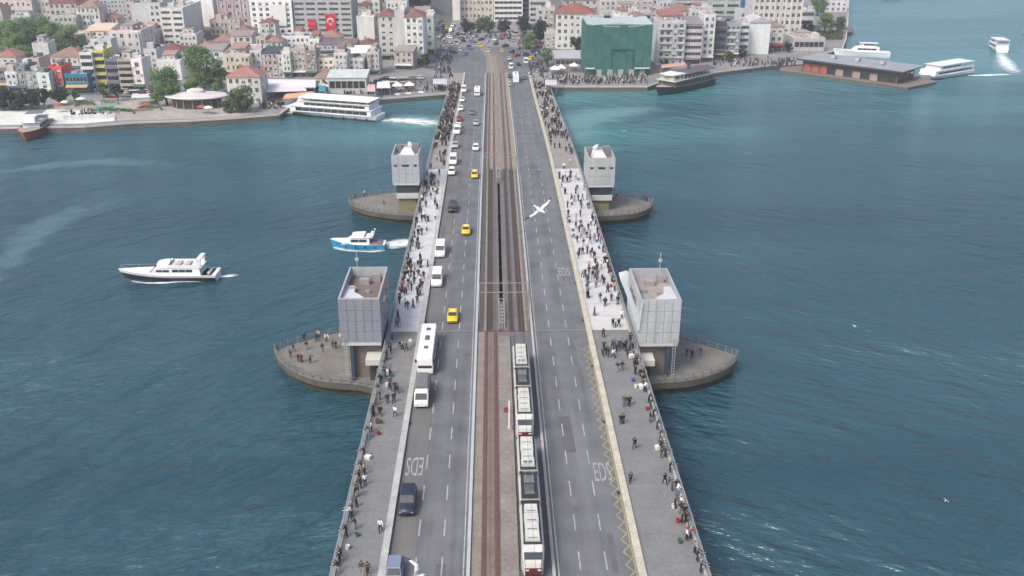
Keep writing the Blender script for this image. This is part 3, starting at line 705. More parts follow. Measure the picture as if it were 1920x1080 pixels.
# truck: white cab, grey covered bed
p = onroad(790, 752)
tr = thing('truck', 'truck with white cab and grey covered bed behind the bus', 'truck', (p[0] + .15, p[1] + .6, p[2]), DOWN, VG)
MB().loft([[(-.95, y, zb), (.95, y, zb), (.95, y, zt - .15), (.82, y, zt), (-.82, y, zt), (-.95, y, zt - .15)] for y, zb, zt in ((.9, .5, 2.1), (1.0, .45, 2.2), (2.1, .45, 2.2), (2.75, .45, 1.3), (2.95, .5, 1.1))]).build('cab', paint(*WHT), tr)
MB().add([(-.78, 2.17, 2.13), (.78, 2.17, 2.13), (.82, 2.70, 1.40), (-.82, 2.70, 1.40), (-.78, 2.05, 2.0), (.78, 2.05, 2.0), (.82, 2.6, 1.3), (-.82, 2.6, 1.3)], [(0, 3, 2, 1), (4, 5, 6, 7), (0, 1, 5, 4), (2, 3, 7, 6), (1, 2, 6, 5), (3, 0, 4, 7)]).build('windscreen', GLASS, tr)
MB().loft([[(-1.02, y, .7), (1.02, y, .7), (1.02, y, 2.2), (.7, y, 2.5), (-.7, y, 2.5), (-1.02, y, 2.2)] for y in (-3.2, .8)]).build('covered_bed', M('truck_tarp', C(112, 112, 116), .8, .2), tr)
MB().box(-.9, .9, -3.1, 2.6, .42, .69).build('chassis', DARK, tr)
for sx in (-1, 1):
    for yy in (-2.2, 1.9): put('wheel', wheel_mesh(), tr, (sx * .85, yy, .33))
    put('headlight', _mc['headlight'], tr, (sx * .65, 2.96, .8))
# scooter rider near the far taxi
# cars on the other carriageway, queueing off the bridge into the square
QG = 'vehicles queueing toward the city square'
for px, py, kind, c, lab in [
    (955, 160, 'hatch', (196, 200, 180), 'pale car trailing the queue beside the tram tracks'), (983, 148, 'sedan', GREY, 'grey car by the kerb beside the white bus'),
    (955, 145, 'sedan', (86, 88, 96), 'dark grey car ahead of the pale trailing car'), (958, 128, 'van', WHT, 'white van ahead of the dark grey car by the tracks'),
    (972, 122, 'sedan', NAVY, 'navy car ahead of the white bus'), (986, 118, 'van', WHT, 'white van by the kerb at the bridge end'),
    (955, 112, 'sedan', SILV, 'silver car where the road widens into the square')]:
    p = onroad(px, py); vehicle(kind, p, 0, c, lab, 'van' if kind == 'van' else 'car', 'van' if kind == 'van' else 'car', QG, parts=False)
# cars in the square and along the shore road: too small to show parts
def tiny_car_mesh(van):
    def f():
        mb = MB(); H = 2.1 if van else 1.45; l = 2.5 if van else 2.15
        mb.loft([[(-.85, y, .25), (.85, y, .25), (.88, y, z - .1), (.8, y, z), (-.8, y, z), (-.88, y, z - .1)] for y, z in ((-l, .85), (-l + .2, .95), (l - 1.2, .95), (l - .3, .8), (l, .6))], 0)
        mb.frust((-.8, .8, -l + .2, l - 1.1), .94, (-.66, .66, -l + .55, l - 1.75), H - .05, 1, 1); mb.box(-.68, .68, -l + .5, l - 1.7, H - .05, H, 0)
        for sx in (-1, 1):
            for yy in (-l * .6, l * .6): mb.tube((sx * .7, yy, .3), (sx * .9, yy, .3), .3, 8, 2)
        return mb.mesh('small_car', [WHITE, GLASS, TYRE])
    return cached(('tinycar', van), f)
def small_car(x, y, z, rz, c, label, group, van=False):
    o = put('small_car', tiny_car_mesh(van), None, (x, y, z), rz, mats=[paint(*c), None, None])
    return tag(o, label, 'car', group)
cn = {WHT: 'white', SILV: 'silver', GREY: 'grey', BLK: 'black', NAVY: 'dark blue', REDC: 'red', YEL: 'yellow', (90, 120, 170): 'light blue', (200, 190, 170): 'beige'}
rc = random.Random(5)
spots = []
for px, py in [(862, 96), (880, 92), (900, 88), (845, 86), (868, 78), (884, 80), (902, 76), (920, 70), (842, 72), (858, 66), (878, 62), (834, 62), (898, 60), (930, 84), (915, 98), (940, 98), (948, 88), (960, 98), (972, 92), (986, 104), (1000, 98), (978, 82), (962, 78), (996, 112), (1004, 122), (828, 50), (822, 44), (838, 54), (850, 50), (946, 66), (966, 66), (1010, 90), (872, 104), (850, 100), (836, 92), (856, 84), (890, 70), (908, 66), (926, 76), (938, 74), (870, 70), (846, 60), (862, 56), (886, 52), (826, 70), (980, 72), (954, 72), (990, 90), (968, 106), (1016, 104), (1002, 84), (820, 58), (914, 56), (940, 58)]:
    spots.append((px, py, 'on the city square beyond the bridge', 'in the square', rc.uniform(-.6, .6) + (0 if px > 930 else math.pi)))
for i in range(16): spots.append((205 + i * 5.4 + rc.uniform(-1, 1), 178 + rc.uniform(-6, 5), 'parked behind the sandy plaza', 'in the shore car park', math.pi / 2 + rc.uniform(-.2, .2)))
for i in range(10): spots.append((640 + i * 16 + rc.uniform(-3, 3), 160 - i * 1.2 + rc.uniform(-5, 5), 'parked on the quay behind the white ferry', 'on the ferry quay', rc.uniform(1.2, 1.9)))
for px, py in [(1240, 122), (1262, 120), (1290, 112), (1318, 110), (1345, 104), (1372, 100), (1395, 101)]: spots.append((px, py, 'on the shore road behind the dark ship', 'on the shore road', -1.0))
for px, py, where, g, rz in spots:
    p = hit(px, py); isv = rc.random() < .2; c = rc.choice([WHT, WHT, SILV, GREY, BLK, NAVY, REDC, YEL, (90, 120, 170), (200, 190, 170)])
    small_car(p.x, p.y, 2.065 if p.z < 2.2 else p.z + .05, rz, c, 'small %s %s %s' % (cn[c], 'van' if isv else 'car', where), 'small cars ' + g, isv)

# ------------------------------------------------------------------ trams
TW = M('tram_white', C(214, 214, 210, .66), .4, .2, 1.0); TR_ = M('tram_red', C(104, 44, 46), .4, .15); TDK = M('tram_dark_roof', C(52, 52, 54), .7, .3, 1.0)
TUN = M('tram_roof_unit', C(218, 220, 212, .66), .5, .25, 1.5); TBL = M('tram_bellows', C(40, 40, 42), .8, .1)
def tram(yfront, L_, label, x=3.74):
    t = thing('tram', label, 'tram', (x, yfront, 8.09), 0, 'trams waiting on the bridge')
    W, H = 1.2, 3.25
    secs = [(0.0, .36), (.40, .60), (.64, 1.0)]
    for si, (a, b) in enumerate(secs):
        y0, y1 = a * L_, b * L_
        ring = lambda y, k, zb, zt: [(-W * k, y, zb), (W * k, y, zb), (W * k, y, zt - .35), (W * k * .84, y, zt), (-W * k * .84, y, zt), (-W * k, y, zt - .35)]
        sts = [(y0, 1, .25, H), (y1, 1, .25, H)]
        if si == 0: sts = [(y0, .70, .5, 1.5), (y0 + .18, .80, .4, 1.9), (y0 + .9, .93, .3, H - .35), (y0 + 1.5, 1, .25, H), (y1, 1, .25, H)]
        if si == 2: sts = [(y0, 1, .25, H), (y1 - 1.5, 1, .25, H), (y1 - .9, .93, .3, H - .35), (y1 - .18, .8, .4, 1.9), (y1, .7, .5, 1.5)]
        MB().loft([ring(*q) for q in sts], 0).build('body_section', [TW], t)
        MB().box(-W * .80, W * .80, max(y0, 1.55 if si == 0 else 0), min(y1, L_ - 1.55 if si == 2 else L_), H + .002, H + .07).build('roof_deck', TDK, t)
        n_ = 4 if si != 1 else 3; ya, yb = (y0 + (1.7 if si == 0 else .3)), (y1 - (1.7 if si == 2 else .3)); q = (yb - ya) / n_
        for s in (-1, 1):
            wm = cached(('tramwin', round(q, 3)), lambda: MB().box(-.02, .02, -q / 2 + .06, q / 2 - .06, 1.35, 2.5).mesh('side_window', [GLASS]))
            for i in range(n_): put('side_window', wm, t, (s * (W + .004), ya + q * (i + .5), 0))
            MB().box(*sorted((s * (W + .001), s * (W + .03))), ya, yb, .55, .95).build('red_stripe', TR_, t)
        if si != 1:
            u0, u1 = (y0 + 1.9, y1 - .5) if si == 0 else (y0 + .5, y1 - 1.9); nn = 4; q = (u1 - u0) / nn
            for i in range(nn):
                ww_ = (.80, .78, .82, .76)[(i + si) % 4]; MB().frust((-ww_, ww_, u0 + i * q + .03, u0 + (i + 1) * q - .03), H + .07, (-ww_ + .08, ww_ - .08, u0 + i * q + .08, u0 + (i + 1) * q - .08), H + (.42, .38, .36, .44)[i]).build('roof_unit', (TUN, TUN, M('tram_unit_pale_grey', C(196, 198, 194), .6, .2, 1.5), TUN)[(i + si) % 4], t)
            for i in range(nn): MB().box(-.5, .5, u0 + i * q + .18, u0 + i * q + .30, H + .34, H + (.42, .38, .36, .44)[i] + .012).build('vent', M('tram_unit_grey', C(92, 94, 98), .6, .2), t)
            yv = u1 - .7 if si == 0 else u0 + .45
            for s in (-.3, .3): MB().box(s - .22, s + .22, yv, yv + .28, H + .40, H + .435).build('vent', DARK, t)
        else:
            MB().frust((-.6, .6, y0 + .8, y1 - 2.2), H + .07, (-.5, .5, y0 + 1.0, y1 - 2.4), H + .34).build('roof_unit', M('tram_unit_grey', C(92, 94, 98), .6, .2), t)
            pg = MB()
            for s in (-.5, .5): pg.tube((s, y1 - 1.6, H + .1), (s * .8, y1 - .8, H + .75), .035, 5).tube((s * .8, y1 - .8, H + .75), (s, y1 - 1.7, H + 1.5), .03, 5)
            pg.box(-.75, .75, y1 - 1.76, y1 - 1.64, H + 1.48, H + 1.54); pg.box(-.6, .6, y1 - 1.8, y1 - .4, H + .07, H + .16)
            pg.build('pantograph', M('pantograph_grey', C(120, 122, 126), .5, .1), t)
    for a, b in ((.36, .40), (.60, .64)):
        MB().loft([[(-k, y, .4), (k, y, .4), (k, y, H - .2), (-k, y, H - .2)] for i, (y, k) in enumerate([(a * L_ - .02 + j * (b - a + .002) * L_ / 6, 1.05 if j % 2 else .95) for j in range(7)])]).build('bellows', TBL, t)
    for y0, s in ((0, 1), (L_, -1)):
        P = [(-.86, y0 + s * .10, 1.62), (.86, y0 + s * .10, 1.62), (.98, y0 + s * .82, H - .42), (-.98, y0 + s * .82, H - .42)]
        MB().add([(x_, y - s * .03, z + .03) for x_, y, z in P] + [(x_, y + s * .12, z - .08) for x_, y, z in P], [(0, 1, 2, 3), (4, 7, 6, 5), (0, 4, 5, 1), (1, 5, 6, 2), (2, 6, 7, 3), (3, 7, 4, 0)]).build('windscreen', GLASS, t)
        MB().box(-.86, .86, *sorted((y0 - s * .06, y0 + s * .3)), .35, 1.45).build('bumper', TR_, t)
        MB().box(-.3, .3, *sorted((y0 - s * .30, y0 - s * .05)), .45, .75).build('coupler', DARK, t)
        for q in (-1, 1): put('headlight', _mc['headlight'], t, (q * .62, y0 - s * .06, 1.25))
    return t
tram(77.0, 23.6, 'white articulated tram with dark middle section, the one closer to the camera')
tram(103.2, 22.9, 'white articulated tram with dark middle section, beside the white signal post')
# ------------------------------------------------------------------ boats (local: +x forward, origin amidships on the water)
def hull_rings(L_, B, fb, rise, stern=.92, fine=2.2, draft=.8, z0=None, z1=None, n=13):
    """stations from stern to bow; returns rings between heights z0..z1 of the side (fractions of freeboard)"""
    out = []
    for i in range(n):
        t = i / (n - 1); x = -L_ / 2 + L_ * t
        k = stern + (1 - stern) * min(1, t / .35) if t < .35 else 1 - max(0, (t - .45) / .55) ** fine
        k = max(k, .02); zt = fb + rise * max(0, (t - .3) / .7) ** 2
        b = B / 2 * k; bb = b * (.80 - .35 * t)
        xo = x - (.06 * L_ * max(0, t - .6) / .4)
        out.append((x, xo, b, bb, zt))
    return out
def hull(L_, B, fb, rise, split=.0, draft=.8, **kw):
    """two-tone hull: material 0 below the split height, 1 above, 2 the deck"""
    mb = MB(); rg = []
    for x, xo, b, bb, zt in hull_rings(L_, B, fb, rise, **kw):
        zs = zt * split; bs = bb + (b - bb) * max(.0, split) ** .7; xs_ = xo + (x - xo) * split
        rg.append([(xo, 0, -draft), (xo, bb, -.1), (xs_, bs, zs), (x, b, zt), (x, b * .92, zt - .02), (x, -b * .92, zt - .02), (x, -b, zt), (xs_, -bs, zs), (xo, -bb, -.1)])
    return mb.loft(rg, 1, True, lambda k, i: 0 if i in (0, 1, 7, 8) else 1 if i in (2, 6) else 2 if i == 4 else 1)
def house(pl, z0, z1, slope_f=.4, slope_b=.1, slope_s=.08):
    """deckhouse: x0,x1,half-width at base"""
    x0, x1, w = pl
    return MB().frust((x0, x1, -w, w), z0, (x0 + slope_b, x1 - slope_f, -w + slope_s, w - slope_s), z1)
def boat(name, label, p, rz, cat='boat', group=None): return thing(name, label, cat, p, rz, group)
BW = M('gelcoat_white', C(236, 238, 240), .3, .05); BBK = M('gelcoat_black', (.022, .022, .028), .25, .2); BBL = M('gelcoat_blue', C(44, 158, 206), .3, .08)
TEAK = M('deck_teak', C(176, 164, 148), .7, .15)
def side_windows(t, x0, x1, y, z0, z1, n_, gap=.12):
    q = (x1 - x0) / n_
    for s in (-1, 1):
        for i in range(n_): MB().box(x0 + i * q + gap / 2, x0 + (i + 1) * q - gap / 2, *sorted((s * (y - .06), s * (y + .03))), z0, z1).build('side_window', GLASS, t)
# white and black motor yacht
a, b = U(232, 520), U(404, 524); cpt = (a + b) / 2
yt = boat('motor_yacht', 'white motor yacht with black hull cruising on the open water', (cpt.x, cpt.y, 0), math.pi - .02, 'yacht')
hull(20.4, 5.0, 2.0, .9, .66).build('hull', [BBK, BW, BW], yt, smooth=False)
MB().loft([[(x, -w, z0), (x, w, z0), (x, w * .8, z1), (x, -w * .8, z1)] for x, w, z0, z1 in ((-1, 2.1, 1.9, 2.5), (3.5, 1.9, 2.0, 2.7), (7.0, 1.2, 2.2, 2.75), (9.2, .3, 2.5, 2.8))]).build('foredeck', BW, yt)
house((-7.2, 3.6, 2.0), 1.9, 4.0, 1.7, .2, .2).build('saloon', BW, yt)
side_windows(yt, -5.6, -1.4, 1.93, 2.75, 3.5, 3); side_windows(yt, -.9, 1.9, 1.93, 2.75, 3.4, 2)
MB().add([(3.35, -1.6, 2.6), (3.35, 1.6, 2.6), (2.15, 1.45, 3.85), (2.15, -1.45, 3.85), (2.9, -1.6, 2.5), (2.9, 1.6, 2.5), (1.8, 1.45, 3.7), (1.8, -1.45, 3.7)], [(0, 1, 2, 3), (4, 7, 6, 5), (0, 4, 5, 1), (1, 5, 6, 2), (2, 6, 7, 3), (3, 7, 4, 0)]).build('windscreen', GLASS, yt)
MB().box(-9.4, -7.25, -2.1, 2.1, 1.88, 1.98).build('cockpit_deck', TEAK, yt); MB().box(-9.0, -8.4, -1.6, 1.6, 1.98, 2.5).build('cockpit_seat', M('seat_vinyl', C(190, 180, 176), .7, .1), yt)
MB().box(-7.6, 1.4, -1.95, 1.95, 4.01, 4.2).build('flybridge_deck', BW, yt)
MB().loft([[(x, -w, 4.2), (x, w, 4.2), (x - .2, w * .95, 5.0), (x - .2, -w * .95, 5.0)] for x, w in ((-.6, 1.85), (.8, 1.6), (1.9, .8))]).build('flybridge_coaming', BW, yt)
for s in (-1, 1): MB().box(-7.2, -.6, *sorted((s * 1.78, s * 1.9)), 4.2, 4.8).build('flybridge_bulwark', BW, yt)
for xq in (-2.5, -4.4): MB().box(xq - .5, xq + .5, -1.2, 1.2, 4.2, 4.75).build('flybridge_seat', M('seat_vinyl', None), yt)
for s in (-1, 1): MB().loft([[(x, s * 1.7 - .15, z), (x + .9, s * 1.7 - .15, z), (x + .9, s * 1.7 + .15, z), (x, s * 1.7 + .15, z)] for x, z in ((-7.2, 4.2), (-7.5, 5.6), (-7.4, 6.3))]).build('radar_arch_leg', BW, yt)
MB().box(-7.5, -6.6, -1.85, 1.85, 6.2, 6.5).build('radar_arch', BW, yt); MB().tube((-.8, 0, 4.2), (-.8, 0, 6.2), .07, 6).build('antenna', DARK, yt)
rl = MB()
for s in (-1, 1):
    pts = [(x, s * w, z) for x, w, z in ((-1, 2.3, 2.3), (3, 2.2, 2.5), (6.5, 1.6, 2.75), (9.6, .25, 3.3))]
    for q0, q1 in zip(pts, pts[1:]): rl.tube((q0[0], q0[1], q0[2] + .6), (q1[0], q1[1], q1[2] + .6), .03, 4)
    for q in pts: rl.tube(q, (q[0], q[1], q[2] + .6), .025, 4)
rl.build('bow_rail', STEEL, yt)
# blue yacht
a, b = U(626, 464), U(722, 466); cpt = (a + b) / 2
by = boat('motor_yacht', 'small white motor yacht with bright blue hull under the bridge side', (cpt.x - .3, cpt.y, 0), math.pi - .03, 'yacht')
hull(12.4, 3.7, 1.35, .9, .12).build('hull', [BW, BBL, BW], by)
MB().loft([[(x, -w, z0), (x, w, z0), (x, w * .8, z1), (x, -w * .8, z1)] for x, w, z0, z1 in ((0, 1.6, 1.35, 1.9), (2.5, 1.35, 1.5, 2.05), (5.6, .3, 1.95, 2.3))]).build('foredeck', BW, by)
house((-2.9, 3.5, 1.45), 1.35, 2.85, 2.6, .1, .15).build('saloon', BW, by); side_windows(by, -2.3, 1.3, 1.40, 1.9, 2.5, 2)
MB().box(-3.6, 1.2, -1.45, 1.45, 2.91, 3.02).build('hard_top', BW, by)
MB().loft([[(x, -w, 3.02), (x, w, 3.02), (x - .2, w, 3.55), (x - .2, -w, 3.55)] for x, w in ((-1.6, 1.3), (.4, 1.0), (1.2, .5))]).build('flybridge_coaming', BW, by)
for s in (-1, 1): MB().loft([[(x, s * 1.3 - .1, z), (x + .6, s * 1.3 - .1, z), (x + .6, s * 1.3 + .1, z), (x, s * 1.3 + .1, z)] for x, z in ((-3.3, 3.0), (-3.9, 4.0))]).build('radar_arch_leg', BW, by)
MB().box(-4.0, -3.4, -1.4, 1.4, 3.95, 4.15).build('radar_arch', BW, by); MB().box(-3.85, -3.5, -.3, .3, 4.15, 4.5).build('radar', DARK, by)
MB().box(-5.6, -2.7, -1.5, 1.5, 1.48, 1.58).build('cockpit_deck', M('cockpit_mauve', C(130, 112, 124), .8, .1), by)
for i in range(4): MB().tube((-4 + i * 2.1, 1.92, .55), (-4 + i * 2.1, 1.92, 1.15), .13, 7).build('fender', DARK, by)
# big white passenger ferry at the pier
a, b = U(538, 214), U(724, 228); cpt = (a + b) / 2; rz = math.atan2((a - b).y, (a - b).x)
fe = boat('passenger_ferry', 'large white three-deck passenger ferry moored at the pier', (cpt.x - 2.2, cpt.y + 3.2, 0), rz, 'ferry'); FL = (a - b).length; fe.scale = (1, 1, .86)
hull(FL, 9.0, 2.0, .9, .25, fine=2.6).build('hull', [M('ferry_boot', C(70, 84, 96), .5, .1), BW, BW], fe)
for z0, z1, x0, x1, w, s_ in ((2.0, 4.4, -FL * .46, FL * .36, 4.3, 1.0), (4.42, 6.5, -FL * .44, FL * .27, 4.1, .8)):
    house((x0, x1, w), z0, z1 - .2, s_, .1, .05).build('deckhouse', BW, fe)
    MB().box(x0 - .4, x1 + .3, -w - .25, w + .25, z1 - .19, z1).build('deck_slab', BW, fe)
    nwin = 10; q = (x1 - x0 - 4) / nwin
    for s in (-1, 1):
        for i in range(nwin):
            MB().box(x0 + 1.5 + i * q + .06, x0 + 1.5 + (i + 1) * q - .06, *sorted((s * (w - .08), s * (w + .02))), z0 + .45, z1 - .6).build('side_window', GLASS, fe)
MB().prism([(-FL * .45, -4.4), (FL * .22, -4.4), (FL * .28, -2.5), (FL * .28, 2.5), (FL * .22, 4.4), (-FL * .45, 4.4)], 7.6, 7.8).build('awning', M('ferry_awning', C(240, 236, 226), .7, .06), fe)
for i in range(8):
    for s in (-1, 1): MB().tube((-FL * .43 + i * FL * .09, s * 4.1, 6.5), (-FL * .43 + i * FL * .09, s * 4.1, 7.6), .06, 5).build('awning_post', BW, fe)
house((FL * .16, FL * .29, 2.6), 6.5, 7.59, .5, .1, .1).build('wheelhouse', BW, fe); MB().box(FL * .17, FL * .26, -2.62, 2.62, 6.9, 7.35).build('wheelhouse_window', GLASS, fe)
for i in range(7): MB().tube((-FL * .42 + i * FL * .115, 4.62, .15), (-FL * .42 + i * FL * .115, 4.62, 1.2), .28, 8).build('fender', DARK, fe)
for i in range(7): MB().tube((-FL * .42 + i * FL * .115, -4.62, .15), (-FL * .42 + i * FL * .115, -4.62, 1.2), .28, 8).build('fender', DARK, fe)
# orange work boat by the promenade
a, b = U(46, 268), U(84, 236); cpt = (a + b) / 2; rz = math.atan2((a - b).y, (a - b).x); OL = min((a - b).length, 22)
ob = boat('work_boat', 'red and orange work boat with white wheelhouse off the pale promenade', (cpt.x, cpt.y, 0), rz, 'boat')
hull(OL, 7.6, 2.7, .5, .1, fine=3.2).build('hull', [M('boat_antifoul', C(70, 30, 30), .6, .1), M('boat_orange_red', C(186, 78, 62), .5, .15), M('boat_deck_grey', C(160, 152, 148), .7, .2)], ob)
house((-OL * .40, OL * .12, 2.7), 2.0, 4.3, .8, .2, .2).build('deckhouse', BW, ob); side_windows(ob, -OL * .34, OL * .12, 2.82, 2.8, 3.6, 5)
MB().box(-OL * .42, OL * .14, -2.9, 2.9, 4.31, 4.45).build('upper_deck', M('boat_upper_deck', C(206, 206, 204), .6, .12), ob)
house((-OL * .05, OL * .16, 1.8), 4.45, 6.2, .5, .1, .1).build('wheelhouse', BW, ob); MB().box(-OL * .02, OL * .135, -1.78, 1.78, 5.1, 5.7).build('wheelhouse_window', GLASS, ob)
MB().box(-OL * .36, -OL * .1, -2.6, 2.6, 6.2, 6.32).build('sun_awning', M('awning_grey', C(110, 112, 118), .8, .1), ob)
for x_ in (-OL * .34, -OL * .12):
    for s in (-2.4, 2.4): MB().tube((x_, s, 4.45), (x_, s, 6.2), .05, 5).build('awning_post', STEEL, ob)
for i in range(5):
    for s in (-1, 1): MB().tube((-OL * .35 + i * OL * .16, s * 3.85, .7), (-OL * .35 + i * OL * .16, s * 3.85, 1.5), .22, 7).build('fender', DARK, ob)
# dark restaurant ship on the far quay
a, b = U(1224, 184), U(1322, 160); d_ = (a - b); rz = math.atan2(d_.y, d_.x); SL = d_.length; cpt = (a + b) / 2
ds = boat('restaurant_ship', 'dark hulled old ship with brown roof moored by the green netted building', (cpt.x + 1.5, cpt.y + 3.5, 0), rz, 'ship')
hull(SL, 9.5, 2.6, 1.0, .1, fine=3.0).build('hull', [BBK, M('ship_dark_hull', (.035, .032, .045), .5, .2), TEAK], ds)
house((-SL * .46, SL * .30, 4.1), 2.6, 5.0, .5, .2, .1).build('main_deckhouse', M('ship_olive', C(88, 90, 82), .7, .4, 1.0), ds)
side_windows(ds, -SL * .42, SL * .24, 4.05, 3.3, 4.3, 9, .8)
MB().box(-SL * .47, SL * .33, -4.5, 4.5, 5.01, 5.2).build('promenade_deck', M('ship_pale_rail', C(200, 200, 196), .7, .15), ds)
for i in range(10):
    for s in (-1, 1): MB().tube((-SL * .45 + i * SL * .075, s * 4.2, 5.2), (-SL * .45 + i * SL * .075, s * 4.2, 7.3), .08, 5).build('awning_post', BW, ds)
MB().loft([[(x, -4.5, 7.2), (x, 0, 7.9), (x, 4.5, 7.2), (x, 4.5, 7.05), (x, -4.5, 7.05)] for x in (-SL * .47, SL * .10)]).build('long_awning', M('awning_mauve_brown', C(98, 86, 98), .8, .2), ds)
house((SL * .12, SL * .30, 3.2), 5.2, 7.2, .4, .1, .1).build('wheelhouse', M('ship_cream', C(190, 184, 164), .7, .15), ds)
MB().box(SL * .14, SL * .27, -3.18, 3.18, 5.9, 6.7).build('wheelhouse_window', GLASS, ds)
MB().prism([(SL * .09, -3.9), (SL * .31, -3.4), (SL * .34, 0), (SL * .31, 3.4), (SL * .09, 3.9)], 7.25, 7.5).build('white_roof', BW, ds)
MB().tube((SL * .38, 0, 3.2), (SL * .38, 0, 8.5), .1, 6).build('foremast', STEEL, ds); MB().tube((-SL * .1, 0, 7.9), (-SL * .1, 0, 10.2), .6, 10).build('funnel', M('funnel_green', C(60, 84, 76), .6, .1), ds)
# ferry terminal on its pontoon
def quad_at(pts, z): return [(U(px, py, z).x, U(px, py, z).y) for px, py in pts]
ft = thing('ferry_terminal', 'long low ferry terminal with pale grey roof on a pontoon', 'terminal', (0, 0, 0))
pont = quad_at([(1462, 131), (1702, 164), (1757, 153), (1600, 108), (1470, 112)], 1.1)
MB().prism(pont, -2, .9).build('pontoon', QWALL, ft)
shf = lambda P, k: [(sum(q[0] for q in P) / len(P) * (1 - k) + x * k, sum(q[1] for q in P) / len(P) * (1 - k) + y * k) for x, y in P]
MB().prism(shf(pont, 1.006), .91, 1.15).build('pontoon_deck', M('pontoon_deck', C(126, 116, 110), .85, .25), ft)
A_, B_ = U(1500, 133, 1.15), U(1682, 158, 1.15); ax = (B_ - A_); TL = ax.length; ang = math.atan2(ax.y, ax.x)
TD = 17.0
loc = (A_.x, A_.y, 1.15)
MB().box(0.6, TL - .5, .6, TD, 0, 5.0).build('hall_wall', M('terminal_wall', C(104, 88, 86), .85, .2, .3), ft, loc, ang)
nb = 11
for i in range(nb):
    q = (TL - 2) / nb; x0 = 1 + i * q
    if i < 3: mm, z0, z1 = M('terminal_brick', C(168, 98, 84), .85, .25, .6), .1, 3.4
    elif i in (4, 6, 8): mm, z0, z1 = M('terminal_pale_panel', C(168, 150, 146), .8, .2), .1, 2.7
    else: mm, z0, z1 = GLASS, .3, 2.8
    MB().box(x0 + .15, x0 + q - .15, .48, .62, z0, z1).build('wall_bay', mm, ft, loc, ang)
    MB().box(x0 - .12, x0 + .12, .1, .4, 0, 5.2).build('roof_post', M('terminal_post', C(90, 84, 84), .7, .1), ft, loc, ang)
for i in range(4): MB().box(TL - .52, TL - .4, 1.5 + i * 3.8, 4.5 + i * 3.8, .3, 3.2).build('end_window', GLASS, ft, loc, ang)
MB().prism([(-1.5, -1.4), (TL + 2.2, -1.4), (TL + 2.2, TD + 1.5), (-1.5, TD + 1.5)], 5.05, lambda x, y: 5.45 + .04 * min(y + 1.4, TD + 1.5 - y)).build('roof', M('terminal_roof_sheet', C(160, 164, 168, .72), .5, .2, .15), ft, loc, ang)
MB().box(-1.55, TL + 2.25, -1.5, -1.42, 4.7, 5.4).build('fascia', M('terminal_fascia', C(70, 66, 72), .7, .1), ft, loc, ang)
rs = MB()
for i in range(24): rs.box(-1.3 + i * (TL + 3.2) / 24, -1.22 + i * (TL + 3.2) / 24, -1.35, TD + 1.4, 5.6, 6.12)
rs = None
for s in (.25, .5, .75): MB().box(TL * s - .8, TL * s + .8, TD * .42, TD * .58, 5.7, 6.9).build('roof_vent', STEEL, ft, loc, ang)
# city-line ferry behind the terminal
def small_ferry(label, p, rz, L_, B, name='ferry', cat='ferry'):
    t = boat(name, label, p, rz, cat)
    hull(L_, B, 1.8, .7, .2, fine=2.8).build('hull', [M('ferry_boot', None), BW, BW], t)
    house((-L_ * .45, L_ * .36, B * .46), 1.8, 3.8, .8, .1, .05).build('deckhouse', BW, t)
    side_windows(t, -L_ * .42, L_ * .28, B * .455, 2.4, 3.2, 9)
    MB().box(-L_ * .46, L_ * .34, -B * .49, B * .49, 3.81, 3.95).build('upper_deck', BW, t)
    house((-L_ * .2, L_ * .26, B * .42), 3.95, 5.6, .8, .1, .05).build('upper_house', BW, t); side_windows(t, -L_ * .18, L_ * .2, B * .415, 4.4, 5.1, 6)
    MB().box(-L_ * .44, L_ * .27, -B * .47, B * .47, 5.75, 5.9).build('awning', BW, t)
    for x in (-L_ * .43, -L_ * .32, -L_ * .22):
        for s in (-1, 1): MB().tube((x, s * B * .44, 3.95), (x, s * B * .44, 5.75), .06, 5).build('awning_post', BW, t)
    return t
a, b = U(1742, 152), U(1806, 141); d_ = b - a
small_ferry('white two-deck ferry poking out behind the ferry terminal', ((a.x + b.x) / 2, (a.y + b.y) / 2 + 3, 0), math.atan2(d_.y, d_.x) + math.pi, 34, 8)
a, b = U(1588, 108), U(1656, 112)
yb = boat('motor_yacht', 'sleek white motor yacht seen above the terminal roof', ((a.x + b.x) / 2, (a.y + b.y) / 2 + 6, 0), math.pi * .93, 'yacht')
hull(26, 6, 2.6, 1.0, .15).build('hull', [BW, BW, BW], yb); house((-8, 5, 2.3), 2.6, 4.8, 2.5, .3, .3).build('saloon', BW, yb); side_windows(yb, -6.5, 2, 2.2, 3.4, 4.2, 4)
house((-6, 1, 1.9), 4.81, 6.4, 1.2, .2, .2).build('flybridge', BW, yb); MB().box(-5.6, -.6, -1.86, 1.86, 5.5, 6.1).build('flybridge_glazing', GLASS, yb); MB().box(-7, 1.2, -2, 2, 6.41, 6.55).build('hard_top', BW, yb)
a = U(1877, 97)
small_ferry('small white passenger boat heading off with a foamy wake', (a.x, a.y + 4, 0), R(80), 15, 6.5, 'passenger_boat', 'boat')
a = U(1921, 66)
sb = boat('motor_boat', 'dark motor boat beyond the small white passenger boat', (a.x + 3, a.y + 3, 0), R(60)); hull(12, 4, 1.6, .6, .3).build('hull', [BBK, M('boat_navy', C(60, 66, 90), .4, .1), BW], sb); house((-3, 2, 1.5), 1.6, 3.2, .8, .1, .1).build('cabin', BW, sb)
a = U(1587, 64)
sb = boat('barge', 'dark low barge lying off the tree-lined shore', (a.x + 2, a.y + 4, 0), R(70)); hull(18, 6, 1.6, .4, .3, fine=4).build('hull', [BBK, BBK, M('barge_deck', (.09, .08, .08), .8, .3)], sb); house((-7, -3, 2), 1.6, 4, .3, .1, .1).build('wheelhouse', M('barge_house', C(120, 116, 116), .7, .1), sb)
a = U(1672, -2)
